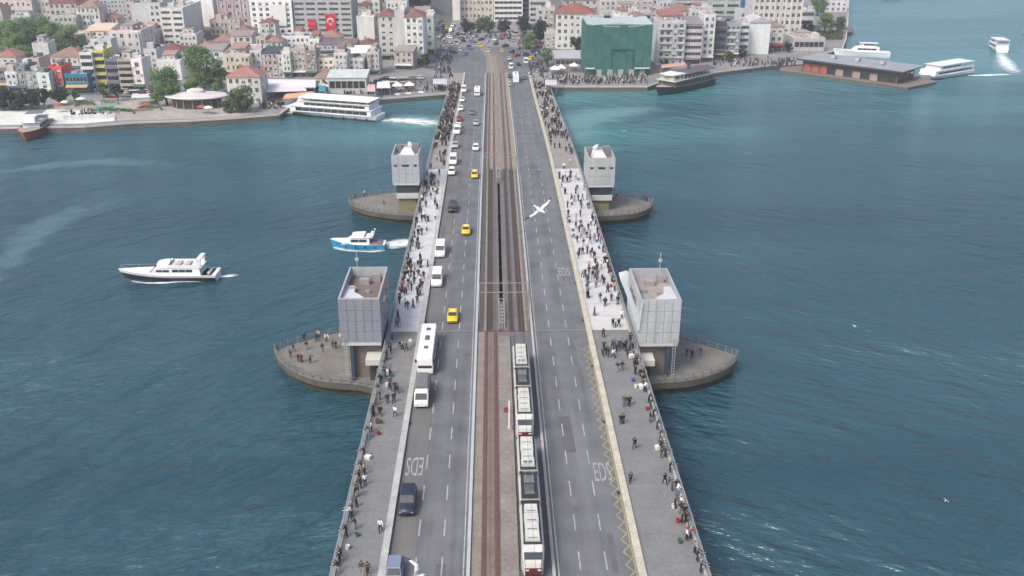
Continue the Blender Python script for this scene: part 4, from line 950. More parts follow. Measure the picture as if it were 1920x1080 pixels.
sb = boat('motor_boat', 'tiny dark boat at the far edge of the open water', (a.x, a.y, 0), R(10)); hull(14, 5, 1.6, .6, .3).build('hull', [BBK, BBK, TEAK], sb); house((-4, 2, 1.8), 1.6, 3.6, .8, .1, .1).build('cabin', M('ship_cream', None), sb)
# moored small boats at the quay between ferry and bridge
for i, (px, py, c) in enumerate([(745, 186, 'white'), (766, 184, 'pale green'), (790, 182, 'white')]):
    a = U(px, py); rz = R(150 + i * 12)
    sb = boat('launch', {0: 'open white launch moored closest to the white ferry', 1: 'pale green launch moored between two white ones', 2: 'open white launch moored closest to the bridge'}[i], (a.x, a.y - 1, 0), rz, 'boat', 'launches moored at the quay')
    hull(7.5, 2.6, 1.0, .5, .2).build('hull', [BBK, BW if c == 'white' else M('launch_green', C(150, 190, 170), .5, .1), TEAK], sb); house((-1.5, 1.4, .9), 1.0, 2.3, .6, .1, .1).build('cabin', BW, sb); MB().box(-.9, .7, -.93, .93, 1.5, 2.0).build('cabin_window', GLASS, sb)
# foam behind and around moving boats, and the long old wake
def foam_material(name, rgb, thr, scale, amount=1.0, sx=1.0):
    m = bpy.data.materials.new(name); m.use_nodes = True; nt = m.node_tree; N = nt.nodes; L = nt.links; b = N['Principled BSDF']
    b.inputs['Base Color'].default_value = (*rgb, 1); b.inputs['Roughness'].default_value = .7
    uv = N.new('ShaderNodeUVMap'); sp = N.new('ShaderNodeSeparateXYZ'); L.new(uv.outputs[0], sp.inputs[0])
    geo = N.new('ShaderNodeNewGeometry'); mp = N.new('ShaderNodeMapping'); mp.inputs['Scale'].default_value = (sx, 1, 1); L.new(geo.outputs['Position'], mp.inputs[0])
    n_ = N.new('ShaderNodeTexNoise'); n_.inputs['Scale'].default_value = scale; n_.inputs['Detail'].default_value = 6; n_.inputs['Roughness'].default_value = .65; L.new(mp.outputs[0], n_.inputs['Vector'])
    def mth(op, a, c, clamp=False):
        q = N.new('ShaderNodeMath'); q.operation = op; q.use_clamp = clamp
        for i, v in enumerate((a, c)):
            if isinstance(v, (int, float)): q.inputs[i].default_value = v
            else: L.new(v, q.inputs[i])
        return q.outputs[0]
    across = mth('SUBTRACT', 1.0, mth('POWER', mth('ABSOLUTE', mth('SUBTRACT', mth('MULTIPLY', sp.outputs[0], 2.0), 1.0), 0), 1.6))
    along = mth('MULTIPLY', mth('MULTIPLY', sp.outputs[1], mth('SUBTRACT', 1.0, sp.outputs[1])), 4.0)
    along = mth('POWER', along, .6)
    dens = mth('MULTIPLY', across, along)
    f = mth('MULTIPLY', mth('ADD', mth('SUBTRACT', n_.outputs[0], thr), mth('MULTIPLY', dens, .42)), 4.0, True)
    f = mth('MULTIPLY', mth('MULTIPLY', f, mth('POWER', dens, .5)), amount, True)
    tr_ = N.new('ShaderNodeBsdfTransparent'); mx = N.new('ShaderNodeMixShader'); L.new(f, mx.inputs[0]); L.new(tr_.outputs[0], mx.inputs[1]); L.new(b.outputs[0], mx.inputs[2])
    L.new(mx.outputs[0], N['Material Output'].inputs['Surface'])
    return m
FOAM = foam_material('white_foam', (.66, .72, .74), .62, .55, 1.0, .5); FOAMG = foam_material('old_wake_foam', (.20, .36, .40), .62, .22, .24); FOAMC = foam_material('churned_water', (.17, .36, .37), .54, .12, .55, .4)
def wake(path, w0, w1, m, z=.05):
    """ribbon along the path (world xy); u across, v along"""
    mb = MB(); n_ = len(path); uvs = []; L_, R_ = [], []
    for i, (x, y) in enumerate(path):
        a = path[max(0, i - 1)]; b = path[min(n_ - 1, i + 1)]; d = math.hypot(b[0] - a[0], b[1] - a[1]); nx, ny = -(b[1] - a[1]) / d, (b[0] - a[0]) / d
        w = w0 + (w1 - w0) * i / (n_ - 1)
        mb.v += [(x + nx * w / 2, y + ny * w / 2, z), (x - nx * w / 2, y - ny * w / 2, z)]
    for i in range(n_ - 1):
        mb.f.append((2 * i, 2 * i + 1, 2 * i + 3, 2 * i + 2)); mb.m.append(0)
        uvs += [(0, i / (n_ - 1)), (1, i / (n_ - 1)), (1, (i + 1) / (n_ - 1)), (0, (i + 1) / (n_ - 1))]
    me = bpy.data.meshes.new('wake_foam'); me.from_pydata(mb.v, [], mb.f); me.materials.append(m)
    ul = me.uv_layers.new(name='UVMap')
    for i, q in enumerate(uvs): ul.data[i].uv = q
    return stuff(put('wake_foam', me))
def pxpath(pts, k=4):
    P = [U(px, py) for px, py in pts]; out = []
    for i in range(len(P) - 1):
        for j in range(k):
            t = j / k; p0, p1, p2, p3 = P[max(0, i - 1)], P[i], P[i + 1], P[min(len(P) - 1, i + 2)]
            q = .5 * ((2 * p1) + (p2 - p0) * t + (2 * p0 - 5 * p1 + 4 * p2 - p3) * t * t + (3 * p1 - p0 - 3 * p2 + p3) * t ** 3); out.append((q.x, q.y))
    return out + [(P[-1].x, P[-1].y)]
yt.scale = (1, .95, .76)
wake(pxpath([(396, 521), (420, 518), (450, 516)]), 1.8, 2.6, FOAM, .05)
wake(pxpath([(236, 524), (262, 530), (300, 531), (345, 528), (390, 528)]), 1.2, 1.4, FOAM, .06)
wake(pxpath([(712, 464), (740, 458), (790, 452)]), 5.5, 9.0, FOAM, .05)
wake(pxpath([(622, 464), (645, 469), (690, 472), (730, 470)]), 1.2, 1.4, FOAM, .06)
wake(pxpath([(712, 226), (765, 226), (835, 234)]), 7.0, 16.0, FOAM, .05)
wake(pxpath([(712, 224), (770, 227), (850, 236)]), 22.0, 34.0, FOAMC, .03)
wake(pxpath([(-60, 560), (0, 512), (40, 462), (85, 425), (150, 395), (260, 365)]), 7.0, 20.0, FOAMG, .04)
wake(pxpath([(-60, 330), (40, 318), (140, 306), (250, 304), (360, 312)]), 10.0, 14.0, FOAMG, .035)
wake(pxpath([(1877, 98), (1880, 108), (1890, 122), (1905, 140)]), 5, 14, FOAM, .05)
wake(pxpath([(1810, 142), (1850, 141), (1900, 139)]), 4, 7, FOAM, .05)
wake(pxpath([(1240, 200), (1130, 215), (1060, 240), (1100, 290)]), 25, 40, FOAMC, .03)
# ------------------------------------------------------------------ city buildings
rb = random.Random(3)
def tile_material(c):
    nm = 'roof_tiles_%d_%d_%d' % c
    if nm in _mats: return _mats[nm]
    g_ = sum(c) / 3; c = tuple(int(v + (g_ - v) * .22) for v in c); m = M(nm, C(*c, .66), .85, .34, .35, fine=8); nt = m.node_tree; b = nt.nodes['Principled BSDF']
    w = nt.nodes.new('ShaderNodeTexWave'); w.inputs['Scale'].default_value = 1.1; w.bands_direction = 'X'; w.inputs['Distortion'].default_value = .6
    g = nt.nodes.new('ShaderNodeNewGeometry'); bp = nt.nodes.new('ShaderNodeBump'); bp.inputs['Strength'].default_value = .6; bp.inputs['Distance'].default_value = .12
    nt.links.new(g.outputs['Position'], w.inputs['Vector']); nt.links.new(w.outputs['Fac'], bp.inputs['Height']); nt.links.new(bp.outputs[0], b.inputs['Normal'])
    return m
def win_mesh(v=0):
    """unit window 1 x 1 in the xz plane, centred: frame standing proud, glass set back, sill"""
    def f():
        mb = MB(); t = .09
        mb.box(-.5, -.5 + t, -.07, .05, -.5, .5, 1).box(.5 - t, .5, -.07, .05, -.5, .5, 1).box(-.5 + t, .5 - t, -.07, .05, .5 - t, .5, 1).box(-.5 + t, .5 - t, -.07, .05, -.5, -.5 + t * .8, 1)
        mb.box(-.5 + t, .5 - t, -.02, .05, -.5 + t * .8, .5 - t, 0)
        if v == 1: mb.box(-.5 + t, .5 - t, -.035, -.022, .02, .5 - t, 1)
        if v == 2: mb.box(-.5 + t, -.1, -.035, -.022, -.5 + t * .8, .5 - t, 1)
        mb.box(-.03, .03, -.05, -.021, -.5 + t * .8, .5 - t, 1)
        return mb.mesh('window', [GLASS, FRAME])
    return cached(('win', v), f)
def band_mesh():
    def f():
        mb = MB(); mb.box(-.5, .5, -.03, .06, -.5, .5, 0)
        for i in range(1, 6): mb.box(-.5 + i / 6 - .006, -.5 + i / 6 + .006, -.06, -.031, -.5, .5, 1)
        mb.box(-.5, .5, -.08, -.031, -.5, -.44, 1)
        return mb.mesh('window_band', [GLASS, FRAME])
    return cached('band', f)
def building(name, label, cat, xl, xr, yt, yb, d, colr, roof='flat', rcol=(150, 146, 142), win=('grid', 4, 3), yaw=0.0, side=0, base=None, clutter=4, k=.9, wk=1.0, group=None):
    B = base or hit((xl + xr) / 2, yb)
    dep = (B - CAM).dot(FW); W = (xr - xl) * dep / FPX; H = max(3.0, z_at((xl + xr) / 2, yt, B.y) - B.z)
    t = thing(name, label, cat, B, yaw, group); w = W / 2
    tone = rb.uniform(.90, 1.06); colr = tuple(min(255, int(v * tone / 6) * 6) for v in colr)
    if roof in ('hip', 'gable'): tr2 = rb.uniform(.78, 1.0); rcol = tuple(int(v * tr2 / 8) * 8 for v in rcol)
    wm = plaster(colr, k)
    MB().box(-w, w, 0, d, -5, H).build('wall', wm, t)
    trim = M('trim_pale', C(206, 204, 198), .8, .12)
    style, rows, cols = win[0], win[1], win[2]
    fh = H / rows if rows else H
    wmesh = win_mesh()
    if style in ('grid', 'piers', 'balcony'):
        q = 2 * w / (cols + .3)
        ww, wh = min(1.7, q * .60) * wk, min(2.0, fh * .60)
        for r_ in range(rows):
            for c_ in range(cols):
                put('window', win_mesh(rb.choice((0, 0, 0, 1, 2))), t, (-w + q * (c_ + .65), 0, fh * (r_ + .52)), 0, (ww, 1, wh))
            if style == 'balcony' and r_ > 0 and r_ % 1 == 0:
                MB().box(-w * .86, w * .86, -.9, -.001, fh * r_ + .05, fh * r_ + .2).box(-w * .86, w * .86, -.9, -.82, fh * r_ + .2, fh * r_ + 1.0).build('balcony', trim, t)
        if style == 'piers':
            pm = plaster((min(255, colr[0] + 14), min(255, colr[1] + 14), min(255, colr[2] + 12)))
            for c_ in range(cols + 1):
                x = -w + q * (c_ + .15); MB().box(x - .22, x + .22, -.45, -.001, 0, H - .1).build('pier_strip', pm, t)
    elif style == 'band':
        for r_ in range(rows): put('window_band', band_mesh(), t, (0, 0, fh * (r_ + .55)), 0, (2 * w * .92, 1, fh * .48))
    elif style == 'bandbalc':
        for r_ in range(rows):
            put('window_band', band_mesh(), t, (0, 0, fh * (r_ + .62)), 0, (2 * w * .9, 1, fh * .52))
            MB().box(-w, w, -1.1, -.001, fh * r_ + .02, fh * r_ + .18).box(-w, w, -1.1, -1.0, fh * r_ + .18, fh * r_ + 1.0).build('balcony', wm, t)
    if side:
        s = 1 if B.x < 0 else -1; nc = side; q = d / nc; me = wmesh
        for r_ in range(rows):
            for c_ in range(nc): put('window', me, t, (s * w, q * (c_ + .5), fh * (r_ + .52)), s * math.pi / 2, (min(1.4, q * .5), 1, min(1.7, fh * .5)))
    # storey lines, bays, air units, shop fronts
    if style in ('grid', 'balcony') and rows >= 2:
        for r_ in range(1, rows):
            if rb.random() < .6: MB().box(-w - .04, w + .04, -.12, -.001, fh * r_ - .06, fh * r_ + .08).build('string_course', trim, t)
        if cols >= 3 and rows >= 3 and rb.random() < .55:
            c_ = rb.randrange(cols); q = 2 * w / (cols + .3); x = -w + q * (c_ + .65); b0 = fh * 1.02; b1 = fh * (rows - rb.choice((0, 0, 1))) - .2
            MB().box(x - q * .44, x + q * .44, -.95, -.001, b0, b1).build('bay', plaster((max(0, colr[0] - 14), max(0, colr[1] - 14), max(0, colr[2] - 12))), t)
            for r_ in range(1, rows):
                if fh * (r_ + .8) < b1: put('window', win_mesh(rb.choice((0, 1, 2))), t, (x, -.95, fh * (r_ + .52)), 0, (q * .52, 1, min(1.8, fh * .54)))
        for _ in range(rb.randrange(0, 4)):
            x = rb.uniform(-w * .85, w * .85); z = fh * rb.randrange(0, rows) + fh * .16; MB().box(x - .42, x + .42, -.42, -.01, z, z + .55).build('air_unit', M('air_unit_white', C(206, 206, 202), .6, .15), t)
    if rows >= 2 and yb > 95 and rb.random() < .75 and style != 'none':
        ac = rb.choice([(150, 60, 52), (206, 204, 198), (60, 84, 104), (70, 104, 84), (190, 160, 110), (120, 116, 116)])
        MB().box(-w * .9, w * .9, -.06, -.001, .15, min(2.7, fh * .8)).build('shop_front', M('shop_front_dark', (.045, .042, .04), .4, .5, 1.0), t)
        MB().add([(-w * .95, -.02, fh * .98), (w * .95, -.02, fh * .98), (w * .95, -1.6, fh * .80), (-w * .95, -1.6, fh * .80), (-w * .95, -.02, fh * .90), (w * .95, -.02, fh * .90), (w * .95, -1.6, fh * .70), (-w * .95, -1.6, fh * .70)], [(0, 1, 2, 3), (4, 7, 6, 5), (2, 1, 5, 6), (0, 3, 7, 4), (3, 2, 6, 7), (1, 0, 4, 5)]).build('awning', M('awning_%d_%d_%d' % ac, C(*ac), .8, .15, 1.0), t)
    # roof
    if roof == 'flat' and clutter and w > 2.4 and d > 7 and rb.random() < .6:
        x0, x1 = sorted((rb.uniform(-w * .85, -w * .1), rb.uniform(w * .2, w * .9))); y0 = rb.uniform(d * .25, d * .45); ph_ = rb.uniform(2.0, 2.9); pc = rb.choice([(200, 190, 182), (182, 178, 176), (206, 204, 200), (190, 170, 158)])
        MB().box(x0, x1, y0, d - .6, H + .1, H + ph_).build('penthouse', plaster(pc), t)
        for i in range(max(1, int((x1 - x0) / 2.4))): put('window', win_mesh(rb.choice((0, 1, 2))), t, (x0 + 1.2 + i * 2.4, y0, H + ph_ * .5), 0, (1.1, 1, 1.1))
        if rb.random() < .5: MB().prism([(x0 - .3, y0 - .5), (x1 + .3, y0 - .5), (x1 + .3, d - .3), (x0 - .3, d - .3)], H + ph_ + .01, lambda xx, yy: H + ph_ + .25 + .16 * (yy - y0)).build('penthouse_roof', tile_material(rb.choice([T_RED, T_PK, (150, 128, 120)])), t)
        else: MB().box(x0 - .2, x1 + .2, y0 - .2, d - .4, H + ph_ + .01, H + ph_ + .2).build('penthouse_roof', M('roof_150_146_142', C(150, 146, 142), .9, .3, .3), t)
    if roof == 'flat':
        MB().box(-w + .25, w - .25, .25, d - .25, H - .01, H + .12).build('roof', M('roof_%d_%d_%d' % rcol, C(*rcol), .9, .3, .3), t)
        pr = MB(); e = .28
        for bx in ((-w - .05, w + .05, -.05, e), (-w - .05, w + .05, d - e, d + .05), (-w - .05, -w + e, e, d - e), (w - e, w + .05, e, d - e)): pr.box(*bx, H - .15, H + .75)
        pr.build('parapet', wm, t)
        for i in range(clutter):
            x = rb.uniform(-w * .6, w * .6); y = rb.uniform(d * .25, d * .75); kk = rb.random()
            if kk < .30: MB().box(x - rb.uniform(.8, 1.6), x + rb.uniform(.8, 1.6), y - 1.2, y + 1.2, H + .1, H + rb.uniform(1.6, 2.8)).build('stair_house', plaster(rb.choice([(206, 200, 194), (186, 182, 178), (196, 176, 166)])), t)
            elif kk < .6: MB().box(x - .6, x + .6, y - .5, y + .5, H + .1, H + .9).tube((x + 1.2, y, H + .1), (x + 1.2, y, H + 1.4), .45, 8).build('water_tank', M('tank_grey', C(168, 170, 172), .5, .15), t)
            elif kk < .8: MB().box(x - 1.4, x + 1.4, y - 1.0, y + 1.0, H + 1.9, H + 2.02).box(x - 1.35, x - 1.25, y - .95, y - .85, H + .1, H + 1.9).box(x + 1.25, x + 1.35, y - .95, y - .85, H + .1, H + 1.9).box(x - 1.35, x + 1.35, y + .85, y + .95, H + .1, H + 1.9).build('roof_shelter', M('shelter_%d' % rb.randrange(4), C(*rb.choice([(150, 110, 100), (120, 128, 130), (196, 196, 190), (110, 100, 96)])), .8, .2), t)
            else: MB().tube((x, y, H + .1), (x, y, H + 1.0), .05, 5).tube((x, y, H + 1.0), (x + .25, y - .2, H + 1.15), .5, 8).build('dish', WHITE, t)
    elif roof in ('hip', 'gable'):
        o_ = .45; rh = min(d, 2 * w) * .26; tm = tile_material(rcol)
        rl = max(.1, abs(2 * w - d) / 2) if roof == 'hip' else None
        if 2 * w >= d:
            xa = -w + (d / 2 if roof == 'hip' else -o_); xb = w - (d / 2 if roof == 'hip' else -o_); r0, r1 = (xa, d / 2, H + rh), (xb, d / 2, H + rh)
        else:
            ya = (w if roof == 'hip' else -o_); yb2 = d - (w if roof == 'hip' else -o_); r0, r1 = (0, ya, H + rh), (0, yb2, H + rh)
        c = [(-w - o_, -o_, H), (w + o_, -o_, H), (w + o_, d + o_, H), (-w - o_, d + o_, H)]
        mb = MB()
        if 2 * w >= d: fs = [(0, 1, 5, 4), (1, 2, 5), (2, 3, 4, 5), (3, 0, 4)]
        else: fs = [(0, 1, 4), (1, 2, 5, 4), (2, 3, 5), (3, 0, 4, 5)]
        mb.add(c + [r0, r1], fs + [(3, 2, 1, 0)]); ro = mb.build('roof', tm, t)
        MB().box(-w - .2, w + .2, -.22, d + .22, H - .35, H - .01).build('eaves_cornice', trim, t)
        ch = MB().box(-.35, .35, -.35, .35, 0, 1.6); ch.box(-.45, .45, -.45, .45, 1.6, 1.75); ch.build('chimney', plaster((176, 130, 112)), t, (w * .4 * rb.choice((-1, 1)), d * .6, H + rh * .45))
    elif roof == 'mono':
        mb = MB(); mb.prism([(-w - .3, -.3), (w + .3, -.3), (w + .3, d + .3), (-w - .3, d + .3)], H - .02, lambda x, y: H + .2 + .12 * y); mb.build('roof', M('sheet_%d_%d_%d' % rcol, C(*rcol), .5, .2, .3), t)
    return t, W, H, d, B
T_OR, T_RED, T_PK = (204, 138, 116), (178, 112, 102), (192, 146, 130)
apt, hou, off, shp = 'apartment_building', 'house', 'office_building', 'shop_building'
BL = [
 # back rows on the hill, from the tree park side to the bridge road
 (apt, 'large beige block with blank upper wall above the park trees', 4, 66, -14, 44, 22, (226, 214, 204), 'flat', (190, 180, 172), ('grid', 4, 6), 0, 2),
 (apt, 'pinkish beige house with red roof strip behind the park trees', 98, 150, 6, 52, 16, (216, 200, 192), 'hip', T_RED, ('grid', 4, 5), 0, 2),
 (apt, 'cream building with dark cornice at the park edge', 106, 150, 31, 66, 10, (206, 208, 192), 'flat', (150, 150, 146), ('grid', 3, 5), 0, 1),
 (apt, 'blue-grey block with rows of dark windows on the hill', 192, 240, -8, 40, 18, (192, 200, 206), 'flat', (150, 156, 160), ('grid', 6, 7), 0, 3),
 (apt, 'grey block with green roof tarp and blank pale wall', 252, 292, 8, 56, 18, (206, 206, 208), 'flat', (72, 90, 82), ('none', 0, 0), 0, 2),
 (hou, 'small house with orange roof under the grey blank block', 190, 222, 34, 56, 10, (206, 192, 180), 'hip', (204, 136, 116), ('grid', 2, 4), 0, 0),
 (apt, 'narrow mint green apartment house beside the tall white block', 289, 311, 8, 92, 16, (206, 220, 216), 'flat', (176, 186, 184), ('grid', 7, 2), 0, 0),
 (apt, 'tall white seven-storey block with blank white flank', 310, 352, 18, 96, 30, (232, 232, 230), 'flat', (186, 186, 184), ('band2', 7, 2), 0, 0),
 (apt, 'huge pale blank slab with one small window behind the white block', 362, 404, -26, 50, 24, (224, 224, 222), 'flat', (190, 190, 190), ('none', 0, 0), 0, 0),
 (apt, 'mauve building with dark red cornice behind the small hill tree', 413, 472, -8, 58, 20, (176, 156, 160), 'flat', (120, 84, 88), ('piers', 5, 4), 0, 2),
 (off, 'white modern block with a large blank billboard on its front', 474, 552, 2, 74, 20, (226, 228, 226), 'flat', (180, 180, 180), ('grid', 7, 6), 0, 2),
 (off, 'wide grey-green office block hung with two red flags', 555, 662, 2, 72, 24, (190, 198, 198), 'flat', (160, 164, 166), ('band2', 7, 5), 0, 3),
 (apt, 'pale block with big white roof beside the office flags', 672, 704, 34, 92, 18, (210, 208, 204), 'flat', (214, 214, 212), ('none', 0, 0), 0, 0),
 (apt, 'cream blank-fronted building with a small red-roofed annex', 690, 715, 40, 88, 14, (216, 208, 186), 'flat', (196, 190, 180), ('grid', 6, 1), 0, 0),
 (apt, 'grey-green apartment front with one dark window column', 713, 744, 30, 112, 16, (194, 200, 194), 'hip', T_RED, ('grid', 7, 2), 0, 0),
 (apt, 'plain grey windowless slab between two apartment fronts', 744, 762, 22, 118, 16, (192, 196, 196), 'flat', (170, 170, 170), ('none', 0, 0), 0, 0),
 (apt, 'white six-storey corner block with red hipped roof by the square', 762, 798, 32, 122, 16, (206, 212, 214), 'hip', (180, 124, 110), ('grid', 7, 3), 0, 0),
 (apt, 'slim pale green house at the corner of the square', 798, 815, 32, 102, 14, (196, 206, 196), 'flat', (176, 180, 176), ('grid', 5, 1), 0, 0),
 (hou, 'cream house on the hill above the red corner roof', 726, 764, 4, 40, 14, (216, 210, 198), 'flat', (180, 176, 168), ('grid', 3, 5), 0, 0),
 (hou, 'beige house with pale roof clutter behind the office block', 668, 712, -10, 26, 12, (206, 204, 196), 'flat', (186, 184, 180), ('grid', 3, 5), 0, 0),
 # middle rows
 (hou, 'white three-storey house with red roof terrace on the slope', 214, 272, 60, 118, 18, (226, 222, 218), 'flat', (184, 116, 112), ('grid', 4, 4), 0, 2),
 (hou, 'peach house with low roof beside the red roof terrace', 165, 208, 58, 92, 14, (224, 200, 172), 'mono', (220, 196, 170), ('grid', 3, 4), 0, 0),
 (hou, 'pale pink small house below the peach one', 172, 214, 84, 118, 12, (222, 208, 206), 'flat', (196, 150, 142), ('grid', 2, 4), 0, 0),
 (hou, 'slim grey house in the dark alley behind the white box', 276, 299, 95, 140, 12, (196, 204, 210), 'flat', (150, 154, 160), ('grid', 4, 2), 0, 0),
 (hou, 'plain white windowless box house before the big tree', 300, 342, 116, 150, 10, (230, 230, 226), 'flat', (224, 224, 222), ('none', 0, 0), 0, 0),
 (hou, 'cream house with pinkish hip roof beside the modern block', 400, 441, 78, 108, 12, (220, 218, 200), 'hip', T_PK, ('grid', 2, 3), 0, 0),
 (hou, 'cream house with red hip roof under the mauve building', 442, 476, 60, 98, 12, (218, 216, 196), 'hip', (178, 118, 114), ('grid', 3, 2), 0, 0),
 (hou, 'long white house with dark shuttered attic under the billboard', 530, 582, 70, 92, 10, (224, 224, 226), 'flat', (90, 92, 92), ('grid', 2, 6), 0, 0),
 (hou, 'white shed with slanted pale roof near the grey-green front', 648, 690, 100, 124, 12, (208, 208, 206), 'mono', (226, 226, 222), ('grid', 2, 5), 0, 0),
 (hou, 'grey house with small windows above the ferry sheds', 655, 684, 112, 142, 10, (206, 208, 210), 'flat', (170, 172, 176), ('grid', 3, 3), 0, 0),
 (hou, 'pinkish house beside the white shed', 690, 712, 100, 140, 12, (206, 190, 188), 'flat', (178, 110, 102), ('grid', 4, 3), 0, 0),
 (hou, 'dark roofed long terrace house below the office block', 598, 668, 84, 104, 10, (190, 176, 174), 'mono', (116, 100, 108), ('grid', 2, 9), 0, 0),
 (hou, 'pale blue three-storey house in the crowded row', 473, 494, 98, 146, 10, (206, 214, 222), 'flat', (186, 190, 196), ('grid', 4, 2), 0, 0),
 (hou, 'dusty pink house with dark open loft in the crowded row', 495, 524, 100, 146, 10, (206, 176, 174), 'mono', (70, 74, 84), ('grid', 4, 3), 0, 0),
 (hou, 'pale yellow-green house in the crowded row', 533, 547, 100, 146, 10, (218, 222, 196), 'flat', (190, 192, 176), ('grid', 4, 2), 0, 0),
 (hou, 'beige stone house with tall windows in the crowded row', 547, 576, 94, 144, 10, (202, 190, 178), 'flat', (170, 156, 148), ('grid', 4, 4), 0, 0),
 (hou, 'dark brown gap house in the crowded row', 576, 596, 98, 144, 9, (134, 122, 118), 'flat', (110, 102, 100), ('grid', 4, 2), 0, 0),
 (hou, 'cream house with blank gable in the crowded row', 598, 628, 112, 142, 10, (220, 212, 188), 'flat', (206, 196, 176), ('grid', 3, 3), 0, 0),
 (hou, 'light grey house closing the crowded row', 629, 654, 102, 144, 10, (206, 204, 202), 'flat', (180, 178, 178), ('grid', 4, 3), 0, 0),
 (hou, 'small white house squeezed between pink and yellow-green fronts', 523, 533, 106, 146, 9, (222, 222, 222), 'flat', (196, 196, 196), ('grid', 4, 1), 0, 0),
 (hou, 'peach house with attic windows above the orange roof', 424, 474, 104, 150, 10, (218, 196, 170), 'flat', (176, 172, 166), ('grid', 3, 5), 0, 0),
 (hou, 'white waterfront house with orange hip roof behind the olive tree', 430, 492, 144, 194, 12, (228, 228, 216), 'hip', (208, 144, 122), ('grid', 3, 5), 0, 2),
 (hou, 'cream waterfront house with orange hip roof and pale annex', 592, 644, 146, 170, 10, (224, 220, 204), 'hip', (208, 158, 138), ('grid', 2, 5), 0, 0),
 (shp, 'long pale grey-green market hall behind the white ferry', 616, 688, 146, 176, 10, (198, 206, 200), 'mono', (196, 204, 200), ('band', 1, 1), 0, 0),
 # front row along the shore road
 (hou, 'pinkish white house with orange hip roof by the park trees', -6, 34, 106, 134, 12, (226, 210, 206), 'hip', (206, 138, 122), ('grid', 2, 3), 0, 1),
 (shp, 'dark grey shop with glass front under the orange hip roof', -8, 30, 130, 168, 10, (120, 124, 128), 'flat', (110, 112, 116), ('band', 3, 1), 0, 0),
 (shp, 'small white framed shop by the dark trees', 16, 38, 138, 172, 8, (220, 222, 226), 'flat', (190, 190, 194), ('grid', 3, 2), 0, 0),
 (shp, 'teal grey shop next to the white framed one', 37, 55, 126, 172, 9, (122, 148, 152), 'flat', (120, 140, 142), ('grid', 4, 1), 0, 0),
 (shp, 'mauve grey shop with low front', 55, 76, 138, 174, 9, (166, 166, 174), 'flat', (150, 150, 156), ('grid', 3, 2), 0, 0),
 (apt, 'bare white windowless tower house among the park trees', 70, 98, 84, 132, 10, (224, 222, 226), 'flat', (206, 206, 206), ('none', 0, 0), .12, 0),
 (shp, 'pale turquoise shop front with dark windows', 76, 98, 140, 176, 9, (186, 222, 212), 'flat', (186, 190, 186), ('grid', 4, 1), 0, 0),
 (hou, 'cream house with long low orange roof behind the red shop', 100, 160, 106, 140, 12, (212, 200, 184), 'hip', (206, 158, 136), ('grid', 2, 6), 0, 0),
 (shp, 'red and white columned shop on the shore road', 99, 124, 128, 172, 9, (206, 84, 72), 'flat', (190, 96, 86), ('piers', 3, 2), 0, 0),
 (shp, 'bright blue shop with wide glass bands', 127, 169, 142, 175, 9, (50, 128, 168), 'flat', (196, 186, 180), ('band', 2, 1), 0, 0),
 (apt, 'white narrow apartment house with dark window bands', 161, 183, 102, 170, 10, (222, 222, 226), 'flat', (176, 178, 186), ('bandbalc', 5, 1), 0, 0),
 (apt, 'narrow white and yellow apartment house', 183, 205, 98, 168, 10, (226, 216, 120), 'flat', (206, 206, 180), ('bandbalc', 5, 1), 0, 0),
 (apt, 'narrow violet apartment house with dark balconies', 206, 229, 114, 170, 10, (122, 122, 156), 'flat', (128, 126, 140), ('bandbalc', 4, 1), 0, 0),
 (apt, 'narrow tan apartment house with banded balconies', 229, 254, 114, 172, 10, (176, 162, 144), 'flat', (150, 132, 116), ('bandbalc', 5, 1), 0, 0),
 (apt, 'narrow pinkish apartment house with four square windows', 254, 274, 114, 172, 10, (226, 210, 214), 'flat', (190, 170, 172), ('grid', 4, 1), 0, 0),
 # beyond the square
 (apt, 'blank beige slab at the edge of the gridded office', 849, 863, -40, 38, 16, (206, 204, 194), 'flat', (180, 180, 176), ('none', 0, 0), 0, 0),
 (off, 'beige office with a dense window grid facing the square', 863, 925, -40, 36, 18, (206, 196, 178), 'flat', (180, 176, 170), ('piers', 6, 8), 0, 0),
 (off, 'white office block with horizontal glass bands', 926, 980, -40, 40, 18, (216, 216, 216), 'flat', (190, 190, 190), ('band', 8, 1), 0, 0),
 (off, 'dark banded slab beside the white banded office', 981, 992, -40, 34, 16, (126, 136, 140), 'flat', (120, 124, 128), ('band', 8, 1), 0, 0),
 (off, 'pale green slab behind the dark square trees', 993, 1030, -30, 44, 16, (186, 198, 194), 'flat', (176, 184, 180), ('band', 7, 1), 0, 0),
 (apt, 'cream narrow house between the pale slab and orange roof', 1006, 1040, 18, 70, 14, (208, 202, 194), 'flat', (180, 176, 172), ('grid', 5, 3), 0, 0),
 (off, 'white five-storey block with bright orange-red roof by the square', 1041, 1112, 26, 92, 16, (220, 218, 214), 'hip', (196, 110, 94), ('grid', 5, 6), -.10, 0),
 (shp, 'low grey market shed in front of the orange-roofed block', 1040, 1096, 110, 126, 12, (136, 134, 140), 'mono', (176, 174, 180), ('band', 1, 1), 0, 0),
 (shp, 'small beige kiosk house beside the square trees', 1022, 1042, 66, 90, 8, (196, 194, 186), 'flat', (170, 168, 164), ('grid', 2, 2), 0, 0),
 (apt, 'white apartment block with balconies next to the green netting', 1230, 1281, 42, 122, 14, (212, 216, 220), 'flat', (160, 166, 170), ('balcony', 6, 4), 0, 2),
 (apt, 'brownish pink block with dark window bands', 1281, 1313, 46, 120, 14, (190, 178, 178), 'mono', (140, 134, 134), ('band', 6, 1), 0, 0),
 (apt, 'pale grey blank-sided house rising above its neighbours', 1313, 1336, 30, 116, 12, (206, 208, 204), 'flat', (186, 186, 184), ('grid', 7, 2), 0, 0),
